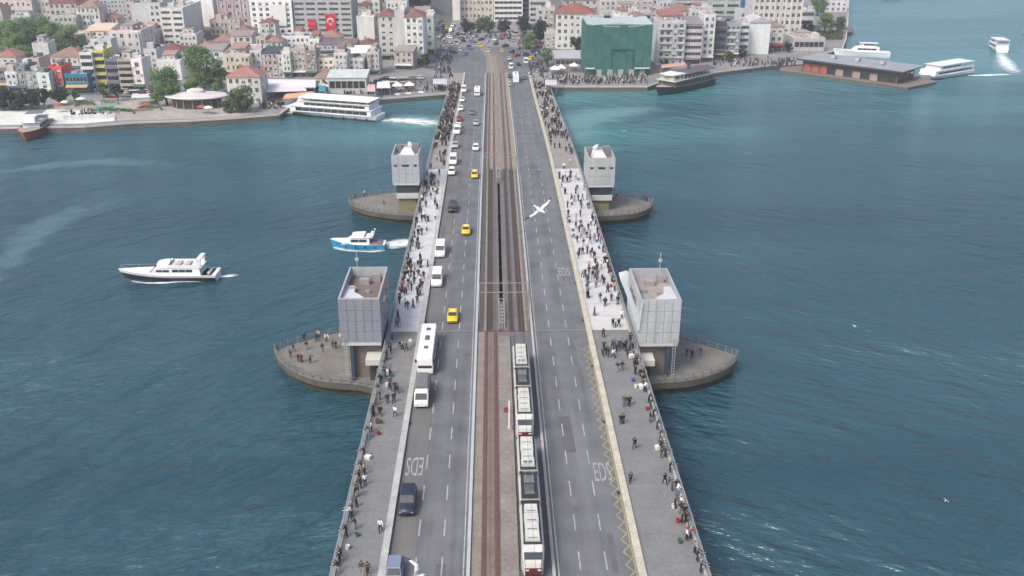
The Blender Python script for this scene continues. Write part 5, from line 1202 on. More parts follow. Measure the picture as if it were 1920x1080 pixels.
 (apt, 'dark glazed narrow block with white floor bands', 1336, 1356, 42, 112, 12, (96, 102, 118), 'flat', (190, 190, 190), ('bandbalc', 5, 1), 0, 0),
 (apt, 'blue-grey patchwork block beside the dark glazed one', 1356, 1384, 46, 110, 12, (166, 176, 190), 'flat', (170, 172, 178), ('balcony', 5, 3), 0, 0),
 (apt, 'narrow white stair block with grey stripes', 1384, 1400, 46, 106, 12, (206, 208, 208), 'flat', (170, 170, 172), ('band', 5, 1), 0, 0),
 (apt, 'gleaming white wrapped building on the far shore road', 1400, 1440, 42, 102, 14, (232, 236, 238), 'gable', (226, 216, 222), ('none', 0, 0), 0, 0),
 (off, 'tall ornate white building with vertical piers and corner bays', 1406, 1498, -6, 76, 20, (214, 210, 200), 'flat', (190, 186, 180), ('piers', 6, 9), -.06, 3),
 (apt, 'cream annex at the foot of the ornate white building', 1440, 1466, 50, 96, 12, (208, 202, 194), 'hip', (186, 160, 146), ('grid', 3, 2), 0, 0),
 (apt, 'wide grey banded block behind the balcony apartments', 1262, 1332, -6, 24, 16, (176, 186, 184), 'flat', (160, 166, 166), ('band', 3, 1), 0, 0),
 (apt, 'greenish block with two large dark windows on the hill', 1332, 1386, -8, 30, 14, (176, 192, 184), 'flat', (160, 170, 166), ('band2', 3, 2), 0, 0),
 (apt, 'pink and white block above the netted building', 1202, 1232, -2, 34, 12, (210, 192, 190), 'flat', (190, 120, 116), ('grid', 3, 3), 0, 0),
 (apt, 'white house with few windows above the balcony apartments', 1232, 1258, 4, 36, 12, (210, 214, 220), 'flat', (190, 194, 198), ('grid', 3, 3), 0, 0),
 (apt, 'cream low row behind the orange-red roof', 1124, 1200, 2, 30, 14, (204, 200, 190), 'flat', (176, 170, 166), ('grid', 3, 8), 0, 0),
 (apt, 'grey flat-roofed workshop behind the green netting', 1126, 1222, 26, 52, 16, (176, 172, 176), 'flat', (168, 166, 172), ('band', 2, 1), 0, 0),
 (hou, 'reddish roofed house behind the orange-red roof', 1056, 1122, 0, 20, 12, (200, 192, 184), 'hip', (150, 106, 96), ('grid', 2, 5), 0, 0),
 (apt, 'pinkish white shore building at the tip of the land', 1544, 1588, -16, 22, 14, (206, 198, 208), 'flat', (186, 180, 186), ('grid', 4, 4), 0, 0),
 (hou, 'white framed glass pavilion among the shore trees', 1500, 1524, 20, 50, 8, (206, 212, 212), 'flat', (190, 194, 194), ('band', 2, 1), 0, 0),
 (shp, 'pale low warehouse with flat roof behind the ferry terminal', 1486, 1545, 74, 96, 16, (196, 192, 194), 'flat', (186, 180, 184), ('band', 1, 1), 0, 0),
]
FOOT = []
_b0 = building
def building(*a, **k):
    r_ = _b0(*a, **k); t, W, H, d, B = r_
    FOOT.append((B.x - W / 2, B.x + W / 2, B.y, B.y + d, a[1])); return r_
for row in BL:
    nm, lab, xl, xr, yt, yb, d, c, rf, rc_, win, yaw, sd = row
    if win[0] == 'band2':
        t, W, H, d, B = building(nm, lab, nm.replace('_', ' '), xl, xr, yt, yb, d, c, rf, rc_, ('none', win[1], 0), yaw, sd)
        fh = H / win[1]; q = W / win[2]
        for r_ in range(win[1]):
            for c_ in range(win[2]): put('window_band', band_mesh(), t, (-W / 2 + q * (c_ + .5), 0, fh * (r_ + .52)), 0, (q * .76, 1, fh * .42))
    else:
        building(nm, lab, nm.replace('_', ' '), xl, xr, yt, yb, d, c, rf, rc_, win, yaw, sd)
# hill houses filling the slope between the named blocks
FILL = [(66, 98, 2, 40), (150, 192, 14, 62), (150, 190, -14, 22), (240, 256, -6, 40), (396, 440, 40, 66), (600, 640, 70, 92), (716, 730, -6, 24), (240, 290, -16, 8), (20, 70, -20, 10), (296, 362, -20, 10), (118, 160, 66, 92), (160, 190, 92, 112), (470, 500, 72, 100), (500, 530, 78, 102), (580, 600, 76, 100), (676, 700, 82, 104), (340, 372, 66, 100), (372, 402, 88, 118), (272, 300, 60, 100), (300, 345, 96, 118), (60, 78, 112, 142), (640, 662, 86, 118),
        (1110, 1150, -14, 8), (1150, 1200, -12, 6), (1384, 1406, 22, 60), (1244, 1300, 20, 50), (1300, 1334, 16, 46)]
tones = [('cream', (216, 208, 192)), ('pale grey', (198, 200, 202)), ('dusty pink', (208, 186, 182)), ('white', (224, 224, 222)), ('beige', (204, 190, 174)), ('pale blue', (196, 206, 214)), ('sandy', (198, 182, 160))]
land_mk = ['behind the beige block', 'above the peach house', 'beside the blue-grey block', 'between the grey block and the hill', 'below the mauve building', 'under the office flags', 'by the cream hill house', 'over the green tarp roof', 'behind the park', 'behind the tall white block', 'at the park edge', 'next to the yellow house', 'above the pale blue house', 'above the dusty pink house', 'above the brown gap house', 'by the cream blank front', 'behind the big shore tree', 'next to the big shore tree', 'in the dark alley', 'above the white box house', 'beside the bare white tower', 'above the light grey row house', 'behind the reddish roof', 'behind the cream low row', 'beside the ornate white building', 'above the balcony apartments', 'above the dark glazed block']
for i, (xl, xr, yt, yb) in enumerate(FILL):
    cnm, c = tones[(i * 3 + i // 4) % 7]; rf, rc_, rn = [('hip', T_RED, 'red hip roof'), ('flat', (176, 170, 166), 'flat roof'), ('hip', T_PK, 'faded pink tiled roof'), ('flat', (196, 196, 194), 'pale flat roof')][(i * 5 + 1) % 4]
    building(hou, '%s house with %s %s' % (cnm, rn, land_mk[i]), 'house', xl, xr, yt, yb, 11, c, rf, rc_, ('grid', max(2, round((yb - yt) / 13)), max(2, round((xr - xl) / 9))), 0, 0, clutter=1)
# small houses packed into the remaining gaps
rg_ = random.Random(77); made = 0
def short(lab):
    out = []
    for w_ in lab.split():
        if w_ in ('with', 'at', 'by', 'in', 'on', 'behind', 'beside', 'above', 'below', 'under', 'before', 'among', 'next', 'facing', 'hung', 'between', 'and', 'of', 'rising', 'closing', 'near', 'to', 'over', 'squeezed'): break
        out.append(w_)
    return ' '.join(out[:5])
named = list(FOOT)
for tr_ in range(900):
    if made >= 62: break
    if rg_.random() < .78: px, py = rg_.uniform(-10, 800), rg_.uniform(-20, 150)
    else: px, py = rg_.uniform(1050, 1400), rg_.uniform(-20, 100)
    if 840 < px < 1040: continue
    B = hit(px, py); W = rg_.uniform(5.5, 9.5); d = rg_.uniform(7, 10)
    if -30 < B.x < 45 and B.y < 500: continue
    if B.x < -105 and B.y < 368: continue
    if B.x < -60 and 420 < B.y < 470 and px < 150: continue
    if B.x > 120: continue
    if any(B.x + W / 2 + .3 > f[0] and B.x - W / 2 - .3 < f[1] and B.y + d + .3 > f[2] and B.y - .3 < f[3] for f in FOOT): continue
    n_ = min(named, key=lambda f: (f[0] + f[1] - 2 * B.x) ** 2 + (f[2] + f[3] - 2 * B.y - d) ** 2)
    pm = px_per_m(B); hgt = rg_.uniform(7, 13); cnm, c = rg_.choice(tones); rf, rc_, rn = rg_.choice([('hip', T_RED, 'red tiled roof'), ('hip', T_PK, 'faded tiled roof'), ('flat', (176, 170, 166), 'flat roof'), ('mono', (150, 140, 134), 'lean-to roof'), ('gable', (186, 132, 116), 'gabled roof'), ('flat', (196, 196, 194), 'pale flat roof')])
    ptop = py - hgt * pm * .97
    building(hou, 'small %s house with %s next to %s' % (cnm, rn, short(n_[4])), 'house', px - W * pm / 2, px + W * pm / 2, ptop, py, d, c, rf, rc_, ('grid', max(2, round(hgt / 3.1)), rg_.choice((2, 3, 3))), rg_.uniform(-.12, .12), 0, base=B, clutter=2)
    made += 1
print('small houses', made)
# billboard and flags on the office fronts
def on_front(xl, xr, yt, yb, base_px, base_py, off=.5):
    B = hit(base_px, base_py); k = FPX
    dep = (B - CAM).dot(FW); c = lambda px: (px - (base_px)) * dep / k
    return B, c(xl), c(xr), z_at((xl + xr) / 2, yb, B.y), z_at((xl + xr) / 2, yt, B.y)
B, x0, x1, z0, z1 = on_front(512, 541, 9, 48, 513, 74)
o = MB().box(x0, x1, -.7, -.15, z0, z1).box(x0 - .15, x1 + .15, -.6, -.1, z0 - .2, z1 + .2).build('billboard', M('billboard_white', C(230, 232, 230), .6, .05), None, (B.x, B.y, 0)); tag(o, 'large blank white billboard on the white modern block', 'billboard')
def flag(xl, xr, yt, yb, lab, emblem):
    B, x0, x1, z0, z1 = on_front(xl, xr, yt, yb, 608.5, 72)
    t = thing('flag', lab, 'flag', (B.x + (x0 + x1) / 2, B.y - .9, z0), group='flags on the office block'); w, h = (x1 - x0) / 2, z1 - z0
    mb = MB(); N_ = 12; rg = []
    for i in range(N_ + 1):
        z = h * i / N_; rg.append([(-w, .10 * math.sin(i * .9), z), (w, .10 * math.sin(i * .9 + .5), z), (w, .10 * math.sin(i * .9 + .5) + .05, z), (-w, .10 * math.sin(i * .9) + .05, z)])
    mb.loft(rg).build('cloth', M('flag_red', C(206, 40, 58), .7, .08), t)
    if emblem:
        r1 = w * .62; cz = h * .66; n_ = 20; outer = [(r1 * math.cos(a), cz + r1 * math.sin(a)) for a in [R(30 - 90 + 300 * i / n_ + 60) for i in range(n_ + 1)]]
        def cres():
            v = []; m_ = MB(); n_ = 24
            for i in range(n_ + 1):
                a = R(-90 + 38 + (360 - 76) * i / n_); v.append((r1 * math.cos(a), -.16, cz + r1 * math.sin(a)))
            for i in range(n_ + 1):
                a = R(-90 + 52 + (360 - 104) * i / n_); v.append((r1 * .78 * math.cos(a), -.16, cz - r1 * .24 + r1 * .80 * math.sin(a)))
            m_.add(v, [(i, i + 1, n_ + 2 + i, n_ + 1 + i) for i in range(n_)]); return m_
        fw_ = M('flag_white', C(240, 236, 236), .7, 0)
        cres().build('crescent', fw_, t)
        st = [(0.42 * r1 * (1 if i % 2 == 0 else .4) * math.sin(R(36 * i)), -.17, cz - r1 * .95 + .42 * r1 * (1 if i % 2 == 0 else .4) * math.cos(R(36 * i))) for i in range(10)]
        MB().add(st + [(0, -.17, cz - r1 * .95)], [(i, (i + 1) % 10, 10) for i in range(10)]).build('star', fw_, t)
    MB().tube((-w - .2, .05, h + .05), (w + .2, .05, h + .05), .07, 6).build('flag_bar', STEEL, t)
flag(613, 632, 26, 64, 'tall red banner flag with white crescent and star', True)
flag(581, 595, 36, 54, 'smaller plain red banner beside the tall flag', False)
o = None
B = hit(1394, 26); dep = (B - CAM).dot(FW); hw = 6 * dep / FPX
o = MB().box(-hw, hw, -.3, 0, z_at(1394, 17, B.y) - B.z, z_at(1394, -14, B.y) - B.z).box(-.3, .3, 0, .4, -3, z_at(1394, -14, B.y) - B.z).build('blue_billboard', M('billboard_blue', C(52, 118, 186), .5, .1), None, B); tag(o, 'tall bright blue billboard beside the ornate white building', 'billboard')
# green netted building
B = hit(1158, 141); dep = (B - CAM).dot(FW); W = 122 * dep / FPX; H = z_at(1158, 46, B.y) - B.z; w = W / 2
gn = thing('netted_building', 'big square building wrapped in green scaffold netting on the quay', 'building', B, 0)
NET = M('green_netting', C(60, 112, 108, .72), .85, .22, .15, fine=16, bump=.5); NETD = M('dark_netting', C(72, 90, 102, .8), .85, .2, .2)
MB().box(-w + .3, w - .3, .3, 22, -3, H - .4).build('wall', plaster((150, 150, 148)), gn)
nb = 8
for i in range(nb):
    q = W / nb; rg = []
    for j in range(13):
        z = H * j / 12; y_ = -.25 + .12 * math.sin(j * 1.3 + i * 2.1); rg.append([(-w + i * q + .03, y_, z), (-w + (i + 1) * q - .03, y_ + .08 * math.sin(i + j), z), (-w + (i + 1) * q - .03, y_ + .2, z), (-w + i * q + .03, y_ + .2, z)])
    MB().loft(rg).build('net_sheet', NET, gn)
for i in range(4): MB().box(w - .2, w + .12, .2 + i * 5.4, 5.5 + i * 5.4, 0, H - .2).build('side_net_sheet', NETD, gn)
for i in range(4): MB().box(-w - .12, -w + .2, .2 + i * 5.4, 5.5 + i * 5.4, 0, H - .2).build('side_net_sheet', NET, gn)
for x in (-.10, .22): MB().box(w * x * 2 - .12, w * x * 2 + .12, -.62, -.3, 0, H * .52).build('scaffold_pole', M('scaffold_dark', C(40, 86, 90), .6, .1), gn)
MB().box(-w * .2, w * .44, -.7, -.35, H * .50, H * .53).build('scaffold_walkway', M('scaffold_dark', None), gn)
top = MB(); rg = []
for j in range(13):
    x = -w + W * j / 12; zz_ = H + .2 - 1.0 * math.sin(math.pi * j / 12); rg.append([(x, -.3, zz_ - .2), (x, 20, zz_ + .6), (x, 20, zz_ + .8), (x, -.3, zz_ + .1)])
top.loft(rg); top.build('roof_tarp', M('tarp_pale', C(176, 190, 190, .8), .6, .2), gn)
for x0, x1 in ((-1.0, -.72), (.5, .96)): MB().box(w * x0, w * x1, -2.4, -.65, 2.9, 3.15).build('street_canopy', M('canopy_mint', C(196, 216, 208), .6, .1), gn)
for i in range(5): MB().box(-w * .66 + i * w * .33, -w * .5 + i * w * .33, -1.0, -.66, 0, 2.4).build('hoarding_panel', M('hoarding_grey', C(160, 170, 168), .7, .2), gn)
# round waterside pavilion
P = hit(360, 208); rp = thing('round_pavilion', 'round waterside pavilion with wide pale disc roof under the big tree', 'pavilion', (P.x, P.y + 7, 2.05))
def ringp(r, z, n_=28): return [(r * math.cos(2 * math.pi * i / n_), r * .62 * math.sin(2 * math.pi * i / n_), z) for i in range(n_)]
MB().loft([ringp(8.2, 0), ringp(8.2, 3.4)]).build('glazed_drum', M('pavilion_glazing', (.05, .045, .045), .3, .4, 1.0), rp)
for i in range(16):
    a = 2 * math.pi * i / 16; MB().box(-.16, .16, -.16, .16, 0, 3.4).build('column', plaster((150, 132, 126)), rp, (8.6 * math.cos(a), 8.6 * .62 * math.sin(a), 0))
MB().loft([ringp(10.0, 3.4), ringp(11.2, 3.9), ringp(10.8, 4.2), ringp(4.5, 4.9), ringp(.4, 5.0)]).build('disc_roof', M('pavilion_roof', C(206, 200, 200), .8, .15, .3), rp)
MB().loft([ringp(3.2, 4.8), ringp(3.0, 6.0), ringp(1.5, 6.4)]).build('roof_lantern', plaster((196, 192, 192)), rp)
# awnings and sheds behind the ferry
def canopy(label, pts, z, c, sag=.6, name='market_canopy'):
    Q = [U(px, py, z) for px, py in pts]; t = thing(name, label, 'canopy', (Q[0].x, Q[0].y, 2.0), group='canopies behind the ferry'); o0 = Q[0]
    m = M('canvas_%d_%d_%d' % c, C(*c), .8, .12, .4); L_ = [Vector((q.x - o0.x, q.y - o0.y, z - 2)) for q in Q]; N_ = 8; rg = []
    for j in range(N_ + 1):
        t_ = j / N_; a = L_[0].lerp(L_[3], t_); b = L_[1].lerp(L_[2], t_); zz2 = sag * math.sin(math.pi * t_)
        rg.append([tuple(a + Vector((0, 0, zz2))), tuple(b + Vector((0, 0, zz2))), tuple(b + Vector((0, 0, zz2 + .12))), tuple(a + Vector((0, 0, zz2 + .12)))])
    MB().loft(rg).build('canvas', m, t)
    for q in L_: MB().tube((q.x * .97, q.y, -.2), (q.x * .97, q.y, q.z), .09, 6).build('post', STEEL, t)
canopy('long white canvas canopy closest to the crowded house row', [(492, 164), (592, 164), (592, 150), (500, 149)], 5.5, (228, 224, 224))
canopy('white canvas canopy with mauve shade behind the orange one', [(500, 173), (575, 171), (568, 160), (505, 163)], 5.0, (220, 208, 214))
canopy('orange canvas canopy by the ferry bow', [(530, 186), (592, 181), (585, 172), (540, 176)], 4.6, (216, 164, 132))
canopy('white canvas roof on the quay behind the ferry stern', [(706, 166), (732, 165), (730, 152), (708, 154)], 5.0, (222, 220, 224))
canopy('pale pink canvas roof between the sheds', [(688, 172), (704, 172), (703, 158), (690, 159)], 5.4, (206, 170, 172))
canopy('teal roofed kiosk canopy beside the orange canopy', [(597, 172), (611, 172), (611, 161), (598, 161)], 5.0, (44, 140, 160), .2)
canopy('grey flat canopy beside the bridge end', [(812, 158), (838, 158), (838, 148), (812, 148)], 5.0, (190, 192, 200), .2)
canopy('pale flat canopy on the quay beside the bridge walkway', [(1022, 160), (1044, 160), (1044, 150), (1022, 150)], 5.0, (196, 196, 200), .2)
canopy('mauve brown awning behind the dark ship', [(1276, 138), (1328, 126), (1322, 118), (1268, 126)], 5.5, (150, 128, 140), .4)
canopy('pink awning on the shore road by the dark ship', [(1240, 128), (1286, 123), (1284, 117), (1240, 121)], 5.0, (206, 160, 150), .3)
canopy('white shelter roof on the sandy plaza', [(246, 184), (282, 183), (281, 176), (248, 177)], 5.0, (206, 210, 210), .2)
for i, (px, py, c, lab) in enumerate([(1040, 140, (230, 230, 224), 'white kiosk tent closest to the bridge on the tree side'), (1052, 138, (222, 222, 220), 'white kiosk tent second from the bridge'), (1076, 134, (214, 214, 214), 'small white kiosk tent beside the netted building'), (746, 172, (224, 222, 216), 'white vendor tent on the ferry quay'), (768, 171, (226, 224, 206), 'cream vendor tent on the ferry quay by the bridge')]):
    p = hit(px, py); t = thing('kiosk_tent', lab, 'tent', p, 0, 'vendor tents on the quay')
    MB().add([(-2, -2, 2.4), (2, -2, 2.4), (2, 2, 2.4), (-2, 2, 2.4), (0, 0, 3.8)], [(0, 1, 4), (1, 2, 4), (2, 3, 4), (3, 0, 4), (3, 2, 1, 0)]).build('tent_roof', M('tent_%d_%d_%d' % c, C(*c), .8, .08), t)
    for sx in (-1.9, 1.9):
        for sy in (-1.9, 1.9): MB().tube((sx, sy, 0), (sx, sy, 2.4), .06, 5).build('pole', STEEL, t)
    MB().box(-1.6, 1.6, -.4, .4, 0, 1.0).build('counter', plaster((150, 120, 110)), t)
# low walls, kerbs and planters on the promenade
for i, (x0, y0, x1, y1, h, c, lab) in enumerate([(220, 214, 300, 206, 1.0, (176, 150, 132), 'reddish low wall across the sandy plaza'), (0, 206, 90, 203, 1.2, (150, 156, 140), 'mossy low wall along the dark trees'), (258, 206, 296, 190, .8, (150, 140, 112), 'olive hedge kerb beside the round pavilion'), (180, 212, 216, 209, 2.2, (120, 180, 170), 'turquoise hoarding at the promenade end'), (130, 205, 180, 203, .7, (190, 160, 140), 'long brown bench wall on the plaza'), (120, 226, 215, 223, 1.6, (200, 206, 202), 'pale glass barrier along the promenade edge')]):
    a, b = hit(x0, y0), hit(x1, y1); d = b - a; L_ = math.hypot(d.x, d.y)
    o = MB().box(0, L_, -.25, .25, 0, h * .8).box(-.1, L_ + .1, -.32, .32, h * .8, h).build('low_wall', plaster(c), None, (a.x, a.y, 2.04), math.atan2(d.y, d.x)); tag(o, lab, 'wall')
# pontoons along the ferry quay
for i, (px, py, lx, lab) in enumerate([(505, 214, 8, 'cream floating stage by the ferry bow'), (455, 219, 7, 'grey floating stage under the olive tree')]):
    p = U(px, py, .5); t = thing('floating_stage', lab, 'stage', (p.x, p.y, 0), .2); MB().box(-lx, lx, -1.6, 1.6, -.5, .7).build('float', QWALL, t); MB().box(-lx - .1, lx + .1, -1.7, 1.7, .71, .85).build('deck', plaster((206, 196, 160)), t)
    for s in (-1, 1): MB().tube((s * lx * .9, -1.4, .85), (s * lx * .9, -1.4, 1.9), .08, 6).build('bollard', DARK, t)
# ------------------------------------------------------------------ trees
def leaf_mat(name, c, var=.35):
    m = M(name, c, .8, var, .5, fine=5, spec=.2); nt = m.node_tree; b = nt.nodes['Principled BSDF']
    tl = nt.nodes.new('ShaderNodeBsdfTranslucent'); mx = nt.nodes.new('ShaderNodeMixShader'); mx.inputs[0].default_value = .5
    nt.links.new(b.inputs['Base Color'].links[0].from_socket, tl.inputs['Color']); nt.links.new(b.outputs[0], mx.inputs[1]); nt.links.new(tl.outputs[0], mx.inputs[2]); nt.links.new(mx.outputs[0], nt.nodes['Material Output'].inputs['Surface'])
    return m
LM = {'dark': leaf_mat('leaves_dark', (.036, .062, .038)), 'mid': leaf_mat('leaves_mid', (.150, .245, .098)), 'light': leaf_mat('leaves_light', (.205, .315, .130)), 'lime': leaf_mat('leaves_lime', (.26, .36, .03)), 'olive': leaf_mat('leaves_olive', (.105, .125, .060)), 'grey': leaf_mat('leaves_grey', (.058, .070, .058))}
BARK = M('bark', (.075, .058, .044), .9, .3, 2.0)
def tree(p, hgt, rad, kind, label, seed, group=None, squash=1.0, leaf=.62, alt=None):
    rt = random.Random(seed); t = thing('tree', label, 'tree', p, 0, group)
    th = hgt * .30; mb = MB(); mb.tube((0, 0, -.5), (rt.uniform(-.2, .2), 0, th), hgt * .030 + .08, 8, 0, hgt * .018 + .05)
    clumps = []
    nl = max(12, int(rad * 5.5))
    for i in range(nl):
        a = rt.uniform(0, 2 * math.pi); rr = rad * math.sqrt(rt.random()) * .84; zz_ = rt.uniform(.22, .90)
        lim = math.sqrt(max(.05, 1 - ((zz_ - .52) / .46) ** 2)); c = Vector((rr * math.cos(a) * lim, rr * math.sin(a) * lim, hgt * zz_)); clumps.append((c, rad * rt.uniform(.28, .50)))
        mb.tube((0, 0, th * rt.uniform(.6, 1)), tuple(c * .9), .10 + hgt * .006, 5, 0, .04)
    mb.build('trunk', BARK, t)
    lv = MB(); per = int(40 * (rad / 3.5) + 60)
    for c, r_ in clumps:
        shade = rt.random()
        for _ in range(per):
            d = Vector((rt.gauss(0, 1), rt.gauss(0, 1), rt.gauss(0, 1))).normalized() * r_ * rt.random() ** .4
            q = c + Vector((d.x, d.y, d.z * .75)); s = leaf * rt.uniform(.6, 1.25)
            n_ = (d.normalized() + Vector((rt.uniform(-.7, .7), rt.uniform(-.7, .7), rt.uniform(-.2, .9)))).normalized(); u = n_.orthogonal().normalized(); v = n_.cross(u)
            o = len(lv.v); lv.v += [tuple(q + u * s * .5), tuple(q + v * s * .42), tuple(q - u * s * .5), tuple(q - v * s * .42)]; lv.f.append((o, o + 1, o + 2, o + 3)); lv.m.append(1 if rt.random() < (.55 if shade > .5 else .12) else 0)
    me = bpy.data.meshes.new('crown'); me.from_pydata(lv.v, [], lv.f); a_ = LM[kind]; b_ = LM[alt or {'dark': 'grey', 'mid': 'light', 'light': 'mid', 'lime': 'light', 'olive': 'mid', 'grey': 'dark'}[kind]]
    me.materials.append(a_); me.materials.append(b_); me.polygons.foreach_set('material_index', lv.m)
    put('crown', me, t)
    return t
TREES = [  # px, py(base), top py, half-width px, kind, label
 (18, 92, 44, 22, 'light', 'light green park tree beside the beige block'), (46, 98, 40, 24, 'mid', 'tall mid green tree in the middle of the park'), (78, 92, 38, 24, 'mid', 'broad tree before the cream cornice building'), (104, 96, 44, 20, 'dark', 'dark tree beside the bare white tower'),
 (34, 112, 62, 20, 'light', 'pale green tree at the front of the park'), (50, 124, 88, 16, 'dark', 'dark lower tree under the park by the bare white tower'), (136, 100, 50, 20, 'light', 'rounded light green tree at the end of the park'), (116, 104, 66, 14, 'dark', 'dark slim tree between the park and the cream house'),
 (314, 198, 126, 31, 'mid', 'green tree in front of the plain white box house'), (384, 182, 78, 34, 'mid', 'largest green tree behind the round pavilion'), (406, 184, 104, 24, 'mid', 'broad green tree touching the white waterfront house'), (368, 172, 100, 16, 'light', 'lighter tree beside the largest shore tree'), (362, 191, 144, 15, 'lime', 'small lime yellow tree above the round pavilion roof'),
 (455, 210, 158, 26, 'olive', 'olive green tree before the white waterfront house'), (425, 212, 190, 14, 'olive', 'low olive bush at the quay beside the pavilion'),
 (8, 208, 164, 20, 'grey', 'dark grey-green shore tree before the glass shop'), (36, 208, 168, 18, 'grey', 'dark grey-green shore tree second along the promenade'), (62, 206, 168, 18, 'grey', 'dark grey-green shore tree third along the promenade'), (84, 200, 164, 13, 'dark', 'dark small tree by the turquoise shop'), (116, 198, 164, 16, 'grey', 'dusty tree before the red and white shop'), (140, 190, 166, 10, 'mid', 'small green tree before the bright blue shop'), (195, 184, 152, 10, 'olive', 'small olive tree before the yellow house'), (222, 190, 156, 12, 'grey', 'dusty tree before the violet house'),
 (450, 52, 12, 14, 'dark', 'dark green tree before the mauve building'), (410, 104, 76, 8, 'olive', 'thin tree between two cream hill houses'),
 (878, 62, 34, 14, 'dark', 'dark round tree before the gridded office'), (910, 62, 32, 18, 'olive', 'olive tree before the gridded office'), (945, 60, 36, 13, 'grey', 'grey-green tree before the banded office'), (982, 64, 28, 16, 'dark', 'dark tall tree at the pale green slab'), (1012, 82, 34, 20, 'dark', 'darkest big tree of the square'), (994, 92, 62, 16, 'mid', 'green tree in front of the darkest square tree'), (1025, 124, 86, 11, 'light', 'bright small tree by the bridge end'), (1082, 98, 68, 14, 'dark', 'dark tree beside the green netting'),
 (800, 128, 100, 10, 'grey', 'dusty tree at the corner block by the square'), (790, 14, -20, 20, 'dark', 'dark tree at the top of the climbing street'), (766, 10, -26, 16, 'dark', 'dark tree behind the red hipped corner roof'),
 (1545, 66, 22, 16, 'mid', 'green shore tree beside the white glass pavilion'), (1570, 62, 30, 14, 'olive', 'olive green tree at the tip of the land'), (1512, 72, 34, 13, 'dark', 'dark tree before the ornate white building'), (1532, 30, -12, 18, 'mid', 'green tree below the pinkish shore building'), (1478, 98, 78, 8, 'dark', 'small dark tree at the foot of the ornate building'), (1366, 116, 92, 10, 'olive', 'olive tree before the blue-grey patchwork block'), (1392, 108, 88, 10, 'olive', 'olive tree before the white wrapped building'), (1245, 130, 112, 9, 'dark', 'dark bush before the balcony apartments'),
]
for i, (px, pb, pt, hw, kd, lab) in enumerate(TREES):
    p = hit(px, pb); h = max(3.5, z_at(px, pt, p.y) - p.z); r_ = hw * (p - CAM).dot(FW) / FPX
    if px < 150 and pb < 130: h *= 1.12; r_ *= 1.2; kd = {'dark': 'mid'}.get(kd, kd)
    tree(p, h, r_, kd, lab, 100 + i, 'shore and hill trees', leaf=.55 + .03 * r_)
# hedge strips on the far shore
hd = MB(); rh = random.Random(8)
for i in range(1500):
    px, py = rh.uniform(1500, 1580), rh.uniform(62, 74); p = hit(px, py); s = rh.uniform(.3, .7); q = p + Vector((0, 0, rh.uniform(.2, 1.6))); n_ = Vector((rh.uniform(-1, 1), rh.uniform(-1, .2), rh.uniform(0, 1))).normalized(); u = n_.orthogonal().normalized(); v = n_.cross(u)
    o = len(hd.v); hd.v += [tuple(q + u * s), tuple(q + v * s), tuple(q - u * s), tuple(q - v * s)]; hd.f.append((o, o + 1, o + 2, o + 3)); hd.m.append(0)
me = bpy.data.meshes.new('shrubbery'); me.from_pydata(hd.v, [], hd.f); me.materials.append(LM['olive']); stuff(put('shrubbery', me))

